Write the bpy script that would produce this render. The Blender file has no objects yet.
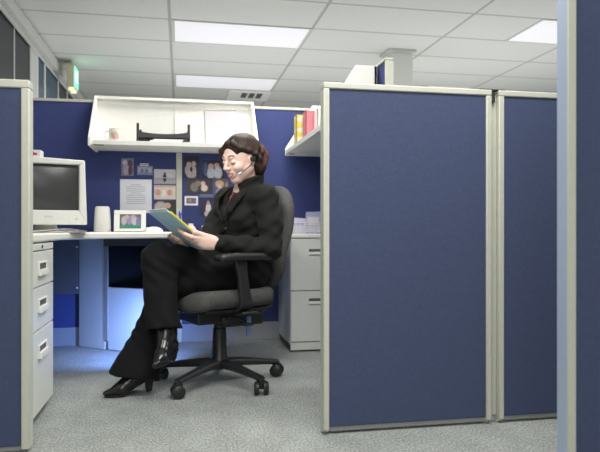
import bpy, math, random
import numpy as np
random.seed(4)
SC = bpy.context.scene
COL = SC.collection
PI = math.pi

# ------------------------------------------------------------------ materials
def nd(nt, kind, **kw):
    n = nt.nodes.new(kind)
    for k, v in kw.items():
        setattr(n, k, v)
    return n

def rgba(c):
    return (c[0], c[1], c[2], 1.0)

def mat(name, color, rough=0.6, metal=0.0, var=0.0, vscale=60.0, stretch=(1, 1, 1), bump=0.0, bscale=None,
        spec=0.5, sheen=0.0, emit=None, estr=0.0, color2=None, detail=4.0):
    m = bpy.data.materials.new(name)
    m.use_nodes = True
    nt = m.node_tree
    b = nt.nodes['Principled BSDF']
    b.inputs['Base Color'].default_value = rgba(color)
    b.inputs['Roughness'].default_value = rough
    b.inputs['Metallic'].default_value = metal
    b.inputs['Specular IOR Level'].default_value = spec
    if sheen:
        b.inputs['Sheen Weight'].default_value = sheen
    if emit:
        b.inputs['Emission Color'].default_value = rgba(emit)
        b.inputs['Emission Strength'].default_value = estr
    tc = nd(nt, 'ShaderNodeTexCoord')
    mp = nd(nt, 'ShaderNodeMapping')
    mp.inputs['Scale'].default_value = stretch
    nt.links.new(tc.outputs['Object'], mp.inputs['Vector'])
    if var or color2:
        n = nd(nt, 'ShaderNodeTexNoise')
        n.inputs['Scale'].default_value = vscale
        n.inputs['Detail'].default_value = detail
        n.inputs['Roughness'].default_value = 0.65
        nt.links.new(mp.outputs['Vector'], n.inputs['Vector'])
        r = nd(nt, 'ShaderNodeValToRGB')
        r.color_ramp.elements[0].position = 0.32
        r.color_ramp.elements[1].position = 0.68
        lo = color2 or tuple(c * (1 - var) for c in color)
        hi = tuple(min(1, c * (1 + var)) for c in color)
        r.color_ramp.elements[0].color = rgba(lo)
        r.color_ramp.elements[1].color = rgba(hi)
        nt.links.new(n.outputs['Fac'], r.inputs['Fac'])
        nt.links.new(r.outputs['Color'], b.inputs['Base Color'])
    if bump:
        n2 = nd(nt, 'ShaderNodeTexNoise')
        n2.inputs['Scale'].default_value = bscale or vscale
        n2.inputs['Detail'].default_value = 3
        nt.links.new(mp.outputs['Vector'], n2.inputs['Vector'])
        bp = nd(nt, 'ShaderNodeBump')
        bp.inputs['Strength'].default_value = bump
        bp.inputs['Distance'].default_value = 0.004
        nt.links.new(n2.outputs['Fac'], bp.inputs['Height'])
        nt.links.new(bp.outputs['Normal'], b.inputs['Normal'])
    return m

def pic_mat(name, base, blobs, rough=0.35, axes=(0, 2), noise=None, nscale=11.0):
    """printed picture: soft ellipses / rectangles (kind, cx, cy, rx, ry, colour) over a base colour, in 0..1 of the print"""
    if noise is None:
        noise = 0.4 if name.startswith('print_') and name not in ('print_note',) else 0.0
    m = bpy.data.materials.new(name)
    m.use_nodes = True
    nt = m.node_tree
    b = nt.nodes['Principled BSDF']
    b.inputs['Roughness'].default_value = rough
    b.inputs['Specular IOR Level'].default_value = 0.2
    tc = nd(nt, 'ShaderNodeTexCoord')
    sp = nd(nt, 'ShaderNodeSeparateXYZ')
    nt.links.new(tc.outputs['Generated'], sp.inputs[0])
    U, V = sp.outputs[axes[0]], sp.outputs[axes[1]]

    def mth(op, a, bb=None):
        n = nd(nt, 'ShaderNodeMath', operation=op)
        for i, x in enumerate((a, bb)):
            if x is None:
                continue
            if isinstance(x, (int, float)):
                n.inputs[i].default_value = x
            else:
                nt.links.new(x, n.inputs[i])
        return n.outputs[0]
    cur = None
    for (k, cx, cy, rx, ry, c) in blobs:
        dx = mth('ABSOLUTE', mth('DIVIDE', mth('SUBTRACT', U, cx), rx))
        dy = mth('ABSOLUTE', mth('DIVIDE', mth('SUBTRACT', V, cy), ry))
        if k == 'e':
            d = mth('SQRT', mth('ADD', mth('MULTIPLY', dx, dx), mth('MULTIPLY', dy, dy)))
            soft = 0.35
        else:
            d = mth('MAXIMUM', dx, dy)
            soft = 0.08
        mr = nd(nt, 'ShaderNodeMapRange')
        mr.inputs['From Min'].default_value = 1 + soft / 2
        mr.inputs['From Max'].default_value = 1 - soft / 2
        nt.links.new(d, mr.inputs['Value'])
        mx = nd(nt, 'ShaderNodeMix', data_type='RGBA')
        nt.links.new(mr.outputs['Result'], mx.inputs['Factor'])
        if cur is None:
            mx.inputs['A'].default_value = rgba(base)
        else:
            nt.links.new(cur, mx.inputs['A'])
        mx.inputs['B'].default_value = rgba(c)
        cur = mx.outputs['Result']
    if noise:
        n = nd(nt, 'ShaderNodeTexNoise')
        n.inputs['Scale'].default_value = nscale
        nt.links.new(tc.outputs['Generated'], n.inputs['Vector'])
        mx = nd(nt, 'ShaderNodeMix', data_type='RGBA', blend_type='OVERLAY')
        mx.inputs['Factor'].default_value = noise
        if cur is None:
            mx.inputs['A'].default_value = rgba(base)
        else:
            nt.links.new(cur, mx.inputs['A'])
        nt.links.new(n.outputs['Fac'], mx.inputs['B'])
        cur = mx.outputs['Result']
    if cur is None:
        b.inputs['Base Color'].default_value = rgba(base)
    else:
        nt.links.new(cur, b.inputs['Base Color'])
    return m

def weave_mat(name, color, scale=800.0):
    """panel cloth: fine horizontal / vertical thread variation"""
    m = bpy.data.materials.new(name)
    m.use_nodes = True
    nt = m.node_tree
    b = nt.nodes['Principled BSDF']
    b.inputs['Roughness'].default_value = 0.9
    b.inputs['Specular IOR Level'].default_value = 0.2
    tc = nd(nt, 'ShaderNodeTexCoord')
    facs = []
    for st in ((1, 1, 0.06), (0.06, 0.06, 1)):
        mp = nd(nt, 'ShaderNodeMapping')
        mp.inputs['Scale'].default_value = st
        nt.links.new(tc.outputs['Object'], mp.inputs['Vector'])
        n = nd(nt, 'ShaderNodeTexNoise')
        n.inputs['Scale'].default_value = scale
        n.inputs['Detail'].default_value = 2
        nt.links.new(mp.outputs['Vector'], n.inputs['Vector'])
        facs.append(n.outputs['Fac'])
    a = nd(nt, 'ShaderNodeMath', operation='ADD')
    nt.links.new(facs[0], a.inputs[0])
    nt.links.new(facs[1], a.inputs[1])
    mr = nd(nt, 'ShaderNodeMapRange')
    mr.inputs['From Min'].default_value = 0.75
    mr.inputs['From Max'].default_value = 1.25
    nt.links.new(a.outputs[0], mr.inputs['Value'])
    r = nd(nt, 'ShaderNodeValToRGB')
    r.color_ramp.elements[0].color = rgba(tuple(c * 0.86 for c in color))
    r.color_ramp.elements[1].color = rgba(tuple(c * 1.14 for c in color))
    nt.links.new(mr.outputs['Result'], r.inputs['Fac'])
    nt.links.new(r.outputs['Color'], b.inputs['Base Color'])
    bp = nd(nt, 'ShaderNodeBump')
    bp.inputs['Strength'].default_value = 0.25
    bp.inputs['Distance'].default_value = 0.002
    nt.links.new(a.outputs[0], bp.inputs['Height'])
    nt.links.new(bp.outputs['Normal'], b.inputs['Normal'])
    return m

MT = {}
MT['cloth'] = weave_mat('blue_panel_cloth', (0.064, 0.082, 0.158))
MT['cloth_back'] = weave_mat('royal_blue_panel_cloth', (0.054, 0.070, 0.205))
MT['frame'] = mat('beige_panel_frame', (0.56, 0.57, 0.49), 0.45, var=0.03, vscale=30)
MT['rail'] = mat('grey_base_rail', (0.28, 0.29, 0.29), 0.4)
MT['chrome'] = mat('bright_metal', (0.7, 0.7, 0.68), 0.25, 1.0)
MT['dark_metal'] = mat('dark_metal', (0.05, 0.05, 0.045), 0.5, 0.4)
MT['cab'] = mat('light_grey_enamel', (0.70, 0.72, 0.68), 0.42, var=0.02, vscale=40)
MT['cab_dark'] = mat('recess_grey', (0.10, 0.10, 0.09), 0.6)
MT['worktop'] = mat('off_white_laminate', (0.80, 0.80, 0.74), 0.4, var=0.02, vscale=90)
MT['white'] = mat('white_enamel', (0.84, 0.84, 0.80), 0.45, var=0.015, vscale=20)
MT['white_edge'] = mat('white_shelf_edge', (0.74, 0.76, 0.72), 0.45)
MT['paper'] = mat('white_paper', (0.85, 0.85, 0.86), 0.7)
MT['paper_grey'] = mat('pale_grey_card', (0.66, 0.65, 0.69), 0.6)
MT['base_cover'] = mat('grey_base_cover', (0.30, 0.31, 0.34), 0.5)
MT['desk_grey'] = mat('desk_grey_enamel', (0.55, 0.57, 0.58), 0.5)
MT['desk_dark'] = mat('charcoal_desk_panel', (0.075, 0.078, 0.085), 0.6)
MT['crt'] = mat('off_white_plastic', (0.76, 0.76, 0.71), 0.4, var=0.015, vscale=25)
MT['screen'] = mat('dark_glass_screen', (0.055, 0.056, 0.058), 0.28, spec=0.4)
MT['black_plastic'] = mat('black_plastic', (0.018, 0.018, 0.019), 0.38, var=0.2, vscale=80)
MT['black_gloss'] = mat('black_leather', (0.012, 0.012, 0.013), 0.22, bump=0.15, bscale=60)
MT['sole'] = mat('black_rubber', (0.012, 0.012, 0.012), 0.6)
MT['chair_cloth'] = mat('charcoal_speckled_cloth', (0.080, 0.080, 0.078), 0.9, var=0.6, vscale=240, bump=0.5, bscale=300, spec=0.2)
MT['suit'] = mat('black_suit_cloth', (0.0115, 0.0125, 0.0118), 0.82, var=0.25, vscale=300, bump=0.2, bscale=350, spec=0.2, sheen=0.02)
MT['trousers'] = mat('black_trouser_cloth', (0.0065, 0.0065, 0.0075), 0.85, var=0.25, vscale=300, bump=0.2, bscale=350, spec=0.2, sheen=0.02)
MT['shirt'] = mat('dark_red_blouse', (0.15, 0.012, 0.022), 0.55)
MT['skin'] = mat('fair_skin', (0.80, 0.56, 0.47), 0.45, var=0.05, vscale=22, spec=0.4)
MT['skin'].node_tree.nodes['Principled BSDF'].inputs['Subsurface Weight'].default_value = 0.12
MT['skin'].node_tree.nodes['Principled BSDF'].inputs['Subsurface Radius'].default_value = (0.012, 0.005, 0.003)
MT['lips'] = mat('pink_lips', (0.58, 0.17, 0.17), 0.35)
MT['teeth'] = mat('teeth_white', (0.82, 0.80, 0.76), 0.25)
MT['hair'] = mat('dark_brown_hair', (0.032, 0.017, 0.011), 0.5, spec=0.3, color2=(0.007, 0.004, 0.003), var=0.6, vscale=45, stretch=(1, 1, 0.25), bump=0.6, bscale=70)
MT['hair_tip'] = mat('auburn_hair', (0.12, 0.052, 0.024), 0.5, spec=0.3, color2=(0.02, 0.010, 0.006), var=0.4, vscale=45, stretch=(1, 1, 0.25), bump=0.6, bscale=70)
MT['brow'] = mat('brow_hair', (0.03, 0.017, 0.012), 0.7)
MT['teal'] = mat('pale_teal_card', (0.56, 0.80, 0.84), 0.55, var=0.03, vscale=12)
MT['yellow'] = mat('yellow_pad', (0.80, 0.66, 0.05), 0.6)
MT['blue_plastic'] = mat('bright_blue_plastic', (0.02, 0.04, 0.42), 0.3)
MT['pink'] = mat('pink_book_cloth', (0.72, 0.20, 0.26), 0.55)
MT['wire'] = mat('white_wire', (0.75, 0.76, 0.82), 0.35)
MT['diffuser'] = mat('lit_light_diffuser', (0.8, 0.8, 0.82), 0.5, emit=(0.91, 0.88, 0.97), estr=0.36)
MT['plaster'] = mat('pale_grey_plaster', (0.60, 0.61, 0.58), 0.8)
MT['win_glass'] = mat('dark_window_glass', (0.030, 0.031, 0.040), 0.35, spec=0.12)
MT['win_glass_blue'] = mat('blue_tinted_window_glass', (0.045, 0.085, 0.14), 0.3, spec=0.15)
MT['exit_body'] = mat('cream_sign_housing', (0.66, 0.62, 0.40), 0.5)
MT['exit_face'] = mat('lit_green_sign_face', (0.1, 0.6, 0.35), 0.4, emit=(0.10, 0.95, 0.50), estr=1.8)
MT['exit_letters'] = mat('lit_white_sign_letters', (0.9, 0.95, 0.9), 0.4, emit=(0.85, 1.0, 0.9), estr=1.6)
MT['lamp_warm'] = mat('small_lamp_lens', (0.9, 0.85, 0.5), 0.2, emit=(1.0, 0.9, 0.5), estr=0.9)
MT['vent'] = mat('vent_white', (0.88, 0.88, 0.85), 0.5)
MT['vent_dark'] = mat('vent_slot_dark', (0.10, 0.10, 0.10), 0.7)
MT['glass_jar'] = mat('jar_glass', (0.45, 0.46, 0.50), 0.1, spec=0.8)
MT['mug'] = pic_mat('floral_mug_print', (0.82, 0.80, 0.74),
                    [('e', .30, .50, .13, .22, (0.45, .55, .30)), ('e', .42, .45, .12, .25, (.72, .28, .32)), ('e', .55, .55, .12, .22, (.50, .55, .33)),
                     ('e', .62, .40, .12, .2, (.75, .40, .42)), ('e', .48, .68, .1, .12, (.55, .60, .40))])
MT['yellow_floral'] = pic_mat('yellow_flowered_cover', (0.82, 0.68, 0.10),
                    [('e', .3, .85, .3, .10, (.85, .80, .6)), ('e', .7, .70, .3, .09, (.80, .35, .06)), ('e', .3, .52, .35, .09, (.88, .84, .7)),
                     ('e', .75, .38, .3, .09, (.80, .42, .05)), ('e', .3, .22, .35, .1, (.85, .8, .55)), ('e', .75, .08, .3, .07, (.8, .3, .08))], axes=(0, 2))
MT['white_floral'] = pic_mat('white_flowered_cover', (0.82, 0.80, 0.74), [('e', .4, .7, .25, .12, (.8, .4, .3)), ('e', .6, .4, .3, .12, (.8, .6, .3)), ('e', .3, .2, .25, .1, (.6, .65, .4))], axes=(0, 2))

def carpet_material():
    m = bpy.data.materials.new('grey_flecked_carpet')
    m.use_nodes = True
    nt = m.node_tree
    b = nt.nodes['Principled BSDF']
    b.inputs['Roughness'].default_value = 0.95
    b.inputs['Specular IOR Level'].default_value = 0.1
    tc = nd(nt, 'ShaderNodeTexCoord')
    n1 = nd(nt, 'ShaderNodeTexNoise')
    n1.inputs['Scale'].default_value = 130
    n1.inputs['Detail'].default_value = 3
    n1.inputs['Roughness'].default_value = 0.7
    n2 = nd(nt, 'ShaderNodeTexNoise')
    n2.inputs['Scale'].default_value = 9
    n2.inputs['Detail'].default_value = 3
    mp = nd(nt, 'ShaderNodeMapping')
    mp.inputs['Scale'].default_value = (1.0, 0.7, 1)
    nt.links.new(tc.outputs['Object'], mp.inputs['Vector'])
    nt.links.new(mp.outputs['Vector'], n1.inputs['Vector'])
    nt.links.new(mp.outputs['Vector'], n2.inputs['Vector'])
    r = nd(nt, 'ShaderNodeValToRGB')
    e = r.color_ramp.elements
    e[0].position = 0.30
    e[0].color = (0.16, 0.175, 0.172, 1)
    e[1].position = 0.70
    e[1].color = (0.51, 0.54, 0.515, 1)
    x = e.new(0.5)
    x.color = (0.315, 0.335, 0.328, 1)
    nt.links.new(n1.outputs['Fac'], r.inputs['Fac'])
    mx = nd(nt, 'ShaderNodeMix', data_type='RGBA', blend_type='OVERLAY')
    mx.inputs['Factor'].default_value = 0.22
    nt.links.new(r.outputs['Color'], mx.inputs['A'])
    nt.links.new(n2.outputs['Fac'], mx.inputs['B'])
    nt.links.new(mx.outputs['Result'], b.inputs['Base Color'])
    bp = nd(nt, 'ShaderNodeBump')
    bp.inputs['Strength'].default_value = 0.6
    bp.inputs['Distance'].default_value = 0.006
    nt.links.new(n1.outputs['Fac'], bp.inputs['Height'])
    nt.links.new(bp.outputs['Normal'], b.inputs['Normal'])
    return m

GX0, GXP, GY0, GYP = -0.09, 1.26, 5.38, 0.63
def ceiling_material():
    m = bpy.data.materials.new('suspended_ceiling_tiles')
    m.use_nodes = True
    nt = m.node_tree
    b = nt.nodes['Principled BSDF']
    b.inputs['Roughness'].default_value = 0.9
    tc = nd(nt, 'ShaderNodeTexCoord')
    sp = nd(nt, 'ShaderNodeSeparateXYZ')
    nt.links.new(tc.outputs['Object'], sp.inputs[0])

    def line(out, off, pitch, w):
        a = nd(nt, 'ShaderNodeMath', operation='SUBTRACT')
        nt.links.new(out, a.inputs[0])
        a.inputs[1].default_value = off - 200 * pitch
        f = nd(nt, 'ShaderNodeMath', operation='MODULO')
        nt.links.new(a.outputs[0], f.inputs[0])
        f.inputs[1].default_value = pitch
        p = nd(nt, 'ShaderNodeMath', operation='PINGPONG')
        nt.links.new(f.outputs[0], p.inputs[0])
        p.inputs[1].default_value = pitch / 2
        c = nd(nt, 'ShaderNodeMath', operation='LESS_THAN')
        nt.links.new(p.outputs[0], c.inputs[0])
        c.inputs[1].default_value = w
        return c.outputs[0]
    lx = line(sp.outputs[0], GX0, GXP, 0.013)
    ly = line(sp.outputs[1], GY0, GYP, 0.013)
    mxm = nd(nt, 'ShaderNodeMath', operation='MAXIMUM')
    nt.links.new(lx, mxm.inputs[0])
    nt.links.new(ly, mxm.inputs[1])
    n = nd(nt, 'ShaderNodeTexNoise')
    n.inputs['Scale'].default_value = 60
    n.inputs['Detail'].default_value = 3
    nt.links.new(tc.outputs['Object'], n.inputs['Vector'])
    r = nd(nt, 'ShaderNodeValToRGB')
    r.color_ramp.elements[0].color = (0.62, 0.63, 0.60, 1)
    r.color_ramp.elements[1].color = (0.76, 0.77, 0.735, 1)
    nt.links.new(n.outputs['Fac'], r.inputs['Fac'])
    mx = nd(nt, 'ShaderNodeMix', data_type='RGBA')
    nt.links.new(mxm.outputs[0], mx.inputs['Factor'])
    nt.links.new(r.outputs['Color'], mx.inputs['A'])
    mx.inputs['B'].default_value = (0.42, 0.43, 0.41, 1)
    nt.links.new(mx.outputs['Result'], b.inputs['Base Color'])
    return m
MT['carpet'] = carpet_material()
MT['ceiling'] = ceiling_material()

# ------------------------------------------------------------------ mesh helpers
class MB:
    def __init__(self):
        self.v, self.f = [], []

    def add(self, vs, fs):
        o = len(self.v)
        self.v += [tuple(p) for p in vs]
        self.f += [tuple(i + o for i in f) for f in fs]
        return self

    def box(self, lo, hi):
        x0, y0, z0 = lo
        x1, y1, z1 = hi
        return self.add([(x0, y0, z0), (x1, y0, z0), (x1, y1, z0), (x0, y1, z0), (x0, y0, z1), (x1, y0, z1), (x1, y1, z1), (x0, y1, z1)],
                        [(0, 3, 2, 1), (4, 5, 6, 7), (0, 1, 5, 4), (1, 2, 6, 5), (2, 3, 7, 6), (3, 0, 4, 7)])

    def obox(self, c, ax, ay, az):
        """box from a centre and three half-axis vectors"""
        c, ax, ay, az = (np.array(q, float) for q in (c, ax, ay, az))
        if np.dot(np.cross(ax, ay), az) < 0:
            ax = -ax
        vs = [c + i * ax + j * ay + k * az for k in (-1, 1) for (i, j) in ((-1, -1), (1, -1), (1, 1), (-1, 1))]
        return self.add(vs, [(0, 3, 2, 1), (4, 5, 6, 7), (0, 1, 5, 4), (1, 2, 6, 5), (2, 3, 7, 6), (3, 0, 4, 7)])

    def ringloft(self, rings, cap=True, close=False):
        n = len(rings[0])
        o = len(self.v)
        for r in rings:
            self.v += [tuple(p) for p in r]
        for i in range(len(rings) - 1):
            for j in range(n):
                a, b2 = o + i * n + j, o + i * n + (j + 1) % n
                self.f.append((a, b2, b2 + n, a + n))
        if cap:
            self.f.append(tuple(o + j for j in reversed(range(n))))
            self.f.append(tuple(o + (len(rings) - 1) * n + j for j in range(n)))
        return self

    def tube(self, pts, r, n=12, cap=True):
        P = [np.array(p, float) for p in pts]
        rr = r if isinstance(r, (list, tuple)) else [r] * len(P)
        rings = []
        ref = None
        for i, p in enumerate(P):
            t = P[min(i + 1, len(P) - 1)] - P[max(i - 1, 0)]
            t /= np.linalg.norm(t)
            if ref is None:
                a = np.array((0, 0, 1.0)) if abs(t[2]) < 0.9 else np.array((1.0, 0, 0))
            else:
                a = ref
            u = a - t * np.dot(a, t)
            u /= np.linalg.norm(u)
            ref = u
            w = np.cross(t, u)
            rings.append([p + rr[i] * (math.cos(2 * PI * k / n) * u + math.sin(2 * PI * k / n) * w) for k in range(n)])
        return self.ringloft(rings, cap)

    def lathe(self, c, prof, n=24):
        """prof: (radius, z) from bottom to top round a vertical axis"""
        rings = [[(c[0] + max(r, 1e-4) * math.cos(2 * PI * k / n), c[1] + max(r, 1e-4) * math.sin(2 * PI * k / n), c[2] + z) for k in range(n)] for r, z in prof]
        return self.ringloft(rings)

    def sphere(self, c, r, n=16, m=10):
        r = r if isinstance(r, (tuple, list)) else (r, r, r)
        rings = []
        for i in range(m + 1):
            t = -PI / 2 + PI * i / m
            q = max(math.cos(t), 1e-3)
            rings.append([(c[0] + r[0] * q * math.cos(2 * PI * k / n), c[1] + r[1] * q * math.sin(2 * PI * k / n), c[2] + r[2] * math.sin(t)) for k in range(n)])
        return self.ringloft(rings)

    def prism(self, poly, axis, lo, hi):
        """poly: 2D outline in the other two axes (counter-clockwise), pushed from lo to hi along axis"""
        def p3(p, t):
            if axis == 'x':
                return (t, p[0], p[1])
            if axis == 'y':
                return (p[0], t, p[1])
            return (p[0], p[1], t)
        return self.ringloft([[p3(p, lo) for p in poly], [p3(p, hi) for p in poly]])

def fix_normals(me):
    import bmesh
    bm = bmesh.new()
    bm.from_mesh(me)
    bmesh.ops.recalc_face_normals(bm, faces=bm.faces)
    bm.to_mesh(me)
    bm.free()

def link_mesh(name, v, f, m, parent=None, bevel=0.0, smooth=35, seg=2, world=True, fix=True):
    """one mesh object; v are world points (or the parent's own space when world=False)"""
    me = bpy.data.meshes.new(name)
    v = np.asarray(v, float)
    if parent is not None and world:
        L, a, q = np.zeros(3), 0.0, parent
        while q is not None:
            L += np.array(q.location)
            a -= q.rotation_euler.z
            q = q.parent
        v = v - L
        ca, sa = math.cos(a), math.sin(a)
        v = np.stack([v[:, 0] * ca - v[:, 1] * sa, v[:, 0] * sa + v[:, 1] * ca, v[:, 2]], 1)
    if isinstance(f, np.ndarray):
        me.vertices.add(len(v))
        me.vertices.foreach_set('co', v.astype(np.float32).ravel())
        me.loops.add(f.size)
        me.loops.foreach_set('vertex_index', f.astype(np.int32).ravel())
        me.polygons.add(len(f))
        me.polygons.foreach_set('loop_start', np.arange(0, f.size, 4, dtype=np.int32))
        me.update(calc_edges=True)
        me.validate()
    else:
        me.from_pydata([tuple(p) for p in v], [], f)
    if fix and not isinstance(f, np.ndarray):
        fix_normals(me)
    for x in (m if isinstance(m, (list, tuple)) else [m]):
        me.materials.append(x)
    if smooth:
        me.polygons.foreach_set('use_smooth', [True] * len(me.polygons))
        if smooth < 180:
            me.set_sharp_from_angle(angle=math.radians(smooth))
    o = bpy.data.objects.new(name, me)
    COL.objects.link(o)
    if parent is not None:
        o.parent = parent
    if bevel:
        b = o.modifiers.new('bevel', 'BEVEL')
        b.width = bevel
        b.segments = seg
        b.limit_method = 'ANGLE'
        b.angle_limit = math.radians(40)
    return o

def part(name, mb, m, parent, **kw):
    return link_mesh(name, mb.v, mb.f, m, parent, **kw)

def thing(name, label, cat, loc=(0, 0, 0), rotz=0.0, group=None):
    o = bpy.data.objects.new(name, None)
    o.empty_display_size = 0.05
    COL.objects.link(o)
    o.location = loc
    o.rotation_euler = (0, 0, rotz)
    o['label'] = label
    o['category'] = cat
    if group:
        o['group'] = group
    return o

def tag(o, label, cat, group=None):
    o['label'] = label
    o['category'] = cat
    if group:
        o['group'] = group
    return o

def single(name, mb, m, loc, label, cat, group=None, **kw):
    """a thing that is one mesh, its origin at loc"""
    v = np.asarray(mb.v, float) - np.array(loc)
    o = link_mesh(name, v, mb.f, m, None, **kw)
    o.location = loc
    return tag(o, label, cat, group)

def struct(name, mb, m, **kw):
    o = link_mesh(name, mb.v, mb.f, m, None, **kw)
    o['kind'] = 'structure'
    return o

# ------------------------------------------------------------------ signed-distance sculpting
class Sculpt:
    def __init__(self, lo, hi, h):
        self.lo = np.array(lo, float)
        self.h = h
        self.n = np.ceil((np.array(hi) - self.lo) / h).astype(int) + 1
        self.F = np.full(self.n, 1.0, np.float32)

    def _win(self, lo, hi):
        a = np.clip(np.floor((np.array(lo) - self.lo) / self.h).astype(int), 0, self.n)
        b = np.clip(np.ceil((np.array(hi) - self.lo) / self.h).astype(int) + 1, 0, self.n)
        sl = tuple(slice(i, j) for i, j in zip(a, b))
        ax = [(self.lo[d] + self.h * np.arange(a[d], b[d])).astype(np.float32) for d in range(3)]
        return sl, ax[0][:, None, None], ax[1][None, :, None], ax[2][None, None, :]

    def _mix(self, sl, d, k, op):
        A = self.F[sl]
        if op == 'add':
            if k > 0:
                hh = np.clip(0.5 + 0.5 * (A - d) / k, 0, 1)
                self.F[sl] = A + (d - A) * hh - k * hh * (1 - hh)
            else:
                self.F[sl] = np.minimum(A, d)
        else:
            d = -d
            if k > 0:
                hh = np.clip(0.5 + 0.5 * (d - A) / k, 0, 1)
                self.F[sl] = A + (d - A) * hh + k * hh * (1 - hh)
            else:
                self.F[sl] = np.maximum(A, d)

    def cone(self, a, b, r1, r2, k=0.02, op='add', flat=None):
        """tapered limb from a to b; flat=(axis vector, factor) squashes it along that axis"""
        a, b = np.array(a, float), np.array(b, float)
        R = max(r1, r2) * (1.6 if flat else 1) + k + 3 * self.h
        sl, X, Y, Z = self._win(np.minimum(a, b) - R, np.maximum(a, b) + R)
        if 0 in self.F[sl].shape:
            return self
        ab = b - a
        L2 = max(float(ab @ ab), 1e-9)
        px, py, pz = X - a[0], Y - a[1], Z - a[2]
        t = np.clip((px * ab[0] + py * ab[1] + pz * ab[2]) / L2, 0, 1)
        qx, qy, qz = px - t * ab[0], py - t * ab[1], pz - t * ab[2]
        if flat:
            n = np.array(flat[0], float)
            n /= np.linalg.norm(n)
            dn = qx * n[0] + qy * n[1] + qz * n[2]
            s = flat[1] - 1
            qx, qy, qz = qx + s * dn * n[0], qy + s * dn * n[1], qz + s * dn * n[2]
        d = np.sqrt(qx * qx + qy * qy + qz * qz) - (r1 + (r2 - r1) * t)
        self._mix(sl, d, k, op)
        return self

    def chain(self, pts, rs, k=0.02, **kw):
        for i in range(len(pts) - 1):
            self.cone(pts[i], pts[i + 1], rs[i], rs[i + 1], k, **kw)
        return self

    def ell(self, c, r, R=None, k=0.02, op='add'):
        c, r = np.array(c, float), np.array(r, float)
        M = max(r) + k + 3 * self.h
        sl, X, Y, Z = self._win(c - M, c + M)
        if 0 in self.F[sl].shape:
            return self
        R = np.eye(3) if R is None else R
        px, py, pz = X - c[0], Y - c[1], Z - c[2]
        q = [(px * R[0, i] + py * R[1, i] + pz * R[2, i]) for i in range(3)]
        k0 = np.sqrt(sum((q[i] / r[i]) ** 2 for i in range(3)))
        k1 = np.sqrt(sum((q[i] / r[i] ** 2) ** 2 for i in range(3))) + 1e-6
        self._mix(sl, k0 * (k0 - 1) / k1, k, op)
        return self

    def fn(self, f, lo, hi, k=0.0, op='add'):
        sl, X, Y, Z = self._win(lo, hi)
        self._mix(sl, f(X, Y, Z).astype(np.float32), k, op)
        return self

    def half(self, p, n, k=0.0):
        """keep what lies behind the plane through p with normal n"""
        n = np.array(n, float)
        n /= np.linalg.norm(n)
        sl, X, Y, Z = self._win(self.lo, self.lo + self.h * self.n)
        d = (X - p[0]) * n[0] + (Y - p[1]) * n[1] + (Z - p[2]) * n[2]
        self._mix(sl, -d, k, 'sub')
        return self

    def warp(self, f):
        sl, X, Y, Z = self._win(self.lo, self.lo + self.h * self.n)
        self.F = (self.F + f(X, Y, Z)).astype(np.float32)
        return self

    def mesh(self):
        F = self.F
        S = F < 0
        c = [S[i:i + F.shape[0] - 1 or None, j:j + F.shape[1] - 1 or None, k:k + F.shape[2] - 1 or None] for i in (0, 1) for j in (0, 1) for k in (0, 1)]
        c = [S[i:F.shape[0] - 1 + i, j:F.shape[1] - 1 + j, k:F.shape[2] - 1 + k] for i in (0, 1) for j in (0, 1) for k in (0, 1)]
        al, an = c[0].copy(), c[0].copy()
        for q in c[1:]:
            al &= q
            an |= q
        act = an & ~al
        I = np.argwhere(act)
        idm = np.full(act.shape, -1, np.int32)
        idm[act] = np.arange(len(I))
        acc = np.zeros((len(I), 3))
        cnt = np.zeros(len(I))
        cor = [(i, j, k) for i in (0, 1) for j in (0, 1) for k in (0, 1)]
        val = {q: F[I[:, 0] + q[0], I[:, 1] + q[1], I[:, 2] + q[2]] for q in cor}
        for q in cor:
            for ax in range(3):
                if q[ax]:
                    continue
                q2 = list(q)
                q2[ax] = 1
                q2 = tuple(q2)
                a, b = val[q], val[q2]
                m = (a < 0) != (b < 0)
                t = np.where(m, a / np.where(m, a - b, 1), 0)
                p = np.array(q, float)[None, :].repeat(len(I), 0)
                p[:, ax] += t
                acc += p * m[:, None]
                cnt += m
        V = (I + acc / np.maximum(cnt, 1)[:, None]) * self.h + self.lo
        faces = []
        for ax in range(3):
            u, w = [(1, 2), (2, 0), (0, 1)][ax]
            s0 = [slice(1, -1)] * 3
            s1 = [slice(1, -1)] * 3
            s0[ax] = slice(0, F.shape[ax] - 1)
            s1[ax] = slice(1, F.shape[ax])
            a, b = S[tuple(s0)], S[tuple(s1)]
            for sgn, cond in ((0, a & ~b), (1, ~a & b)):
                E = np.argwhere(cond)
                E[:, u] += 1
                E[:, w] += 1
                def cell(du, dw):
                    q = E.copy()
                    q[:, u] += du
                    q[:, w] += dw
                    return idm[q[:, 0], q[:, 1], q[:, 2]]
                quad = np.stack([cell(-1, -1), cell(0, -1), cell(0, 0), cell(-1, 0)], 1)
                if sgn:
                    quad = quad[:, ::-1]
                faces.append(quad)
        Fq = np.concatenate(faces)
        Fq = Fq[(Fq >= 0).all(1)]
        return V, Fq

def sculpt_obj(name, s, m, parent=None, world=True):
    V, Q = s.mesh()
    return link_mesh(name, V, Q, m, parent, smooth=180, world=world)

def yawR(deg, pitch=0.0, roll=0.0):
    """columns: forward, left, up"""
    y, p, r = math.radians(deg), math.radians(pitch), math.radians(roll)
    f = np.array([math.cos(p) * math.cos(y), math.cos(p) * math.sin(y), -math.sin(p)])
    l = np.array([-math.sin(y), math.cos(y), 0.0])
    u = np.cross(f, l)
    l2 = l * math.cos(r) + u * math.sin(r)
    u2 = np.cross(f, l2)
    return np.stack([f, l2, u2], 1)

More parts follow.
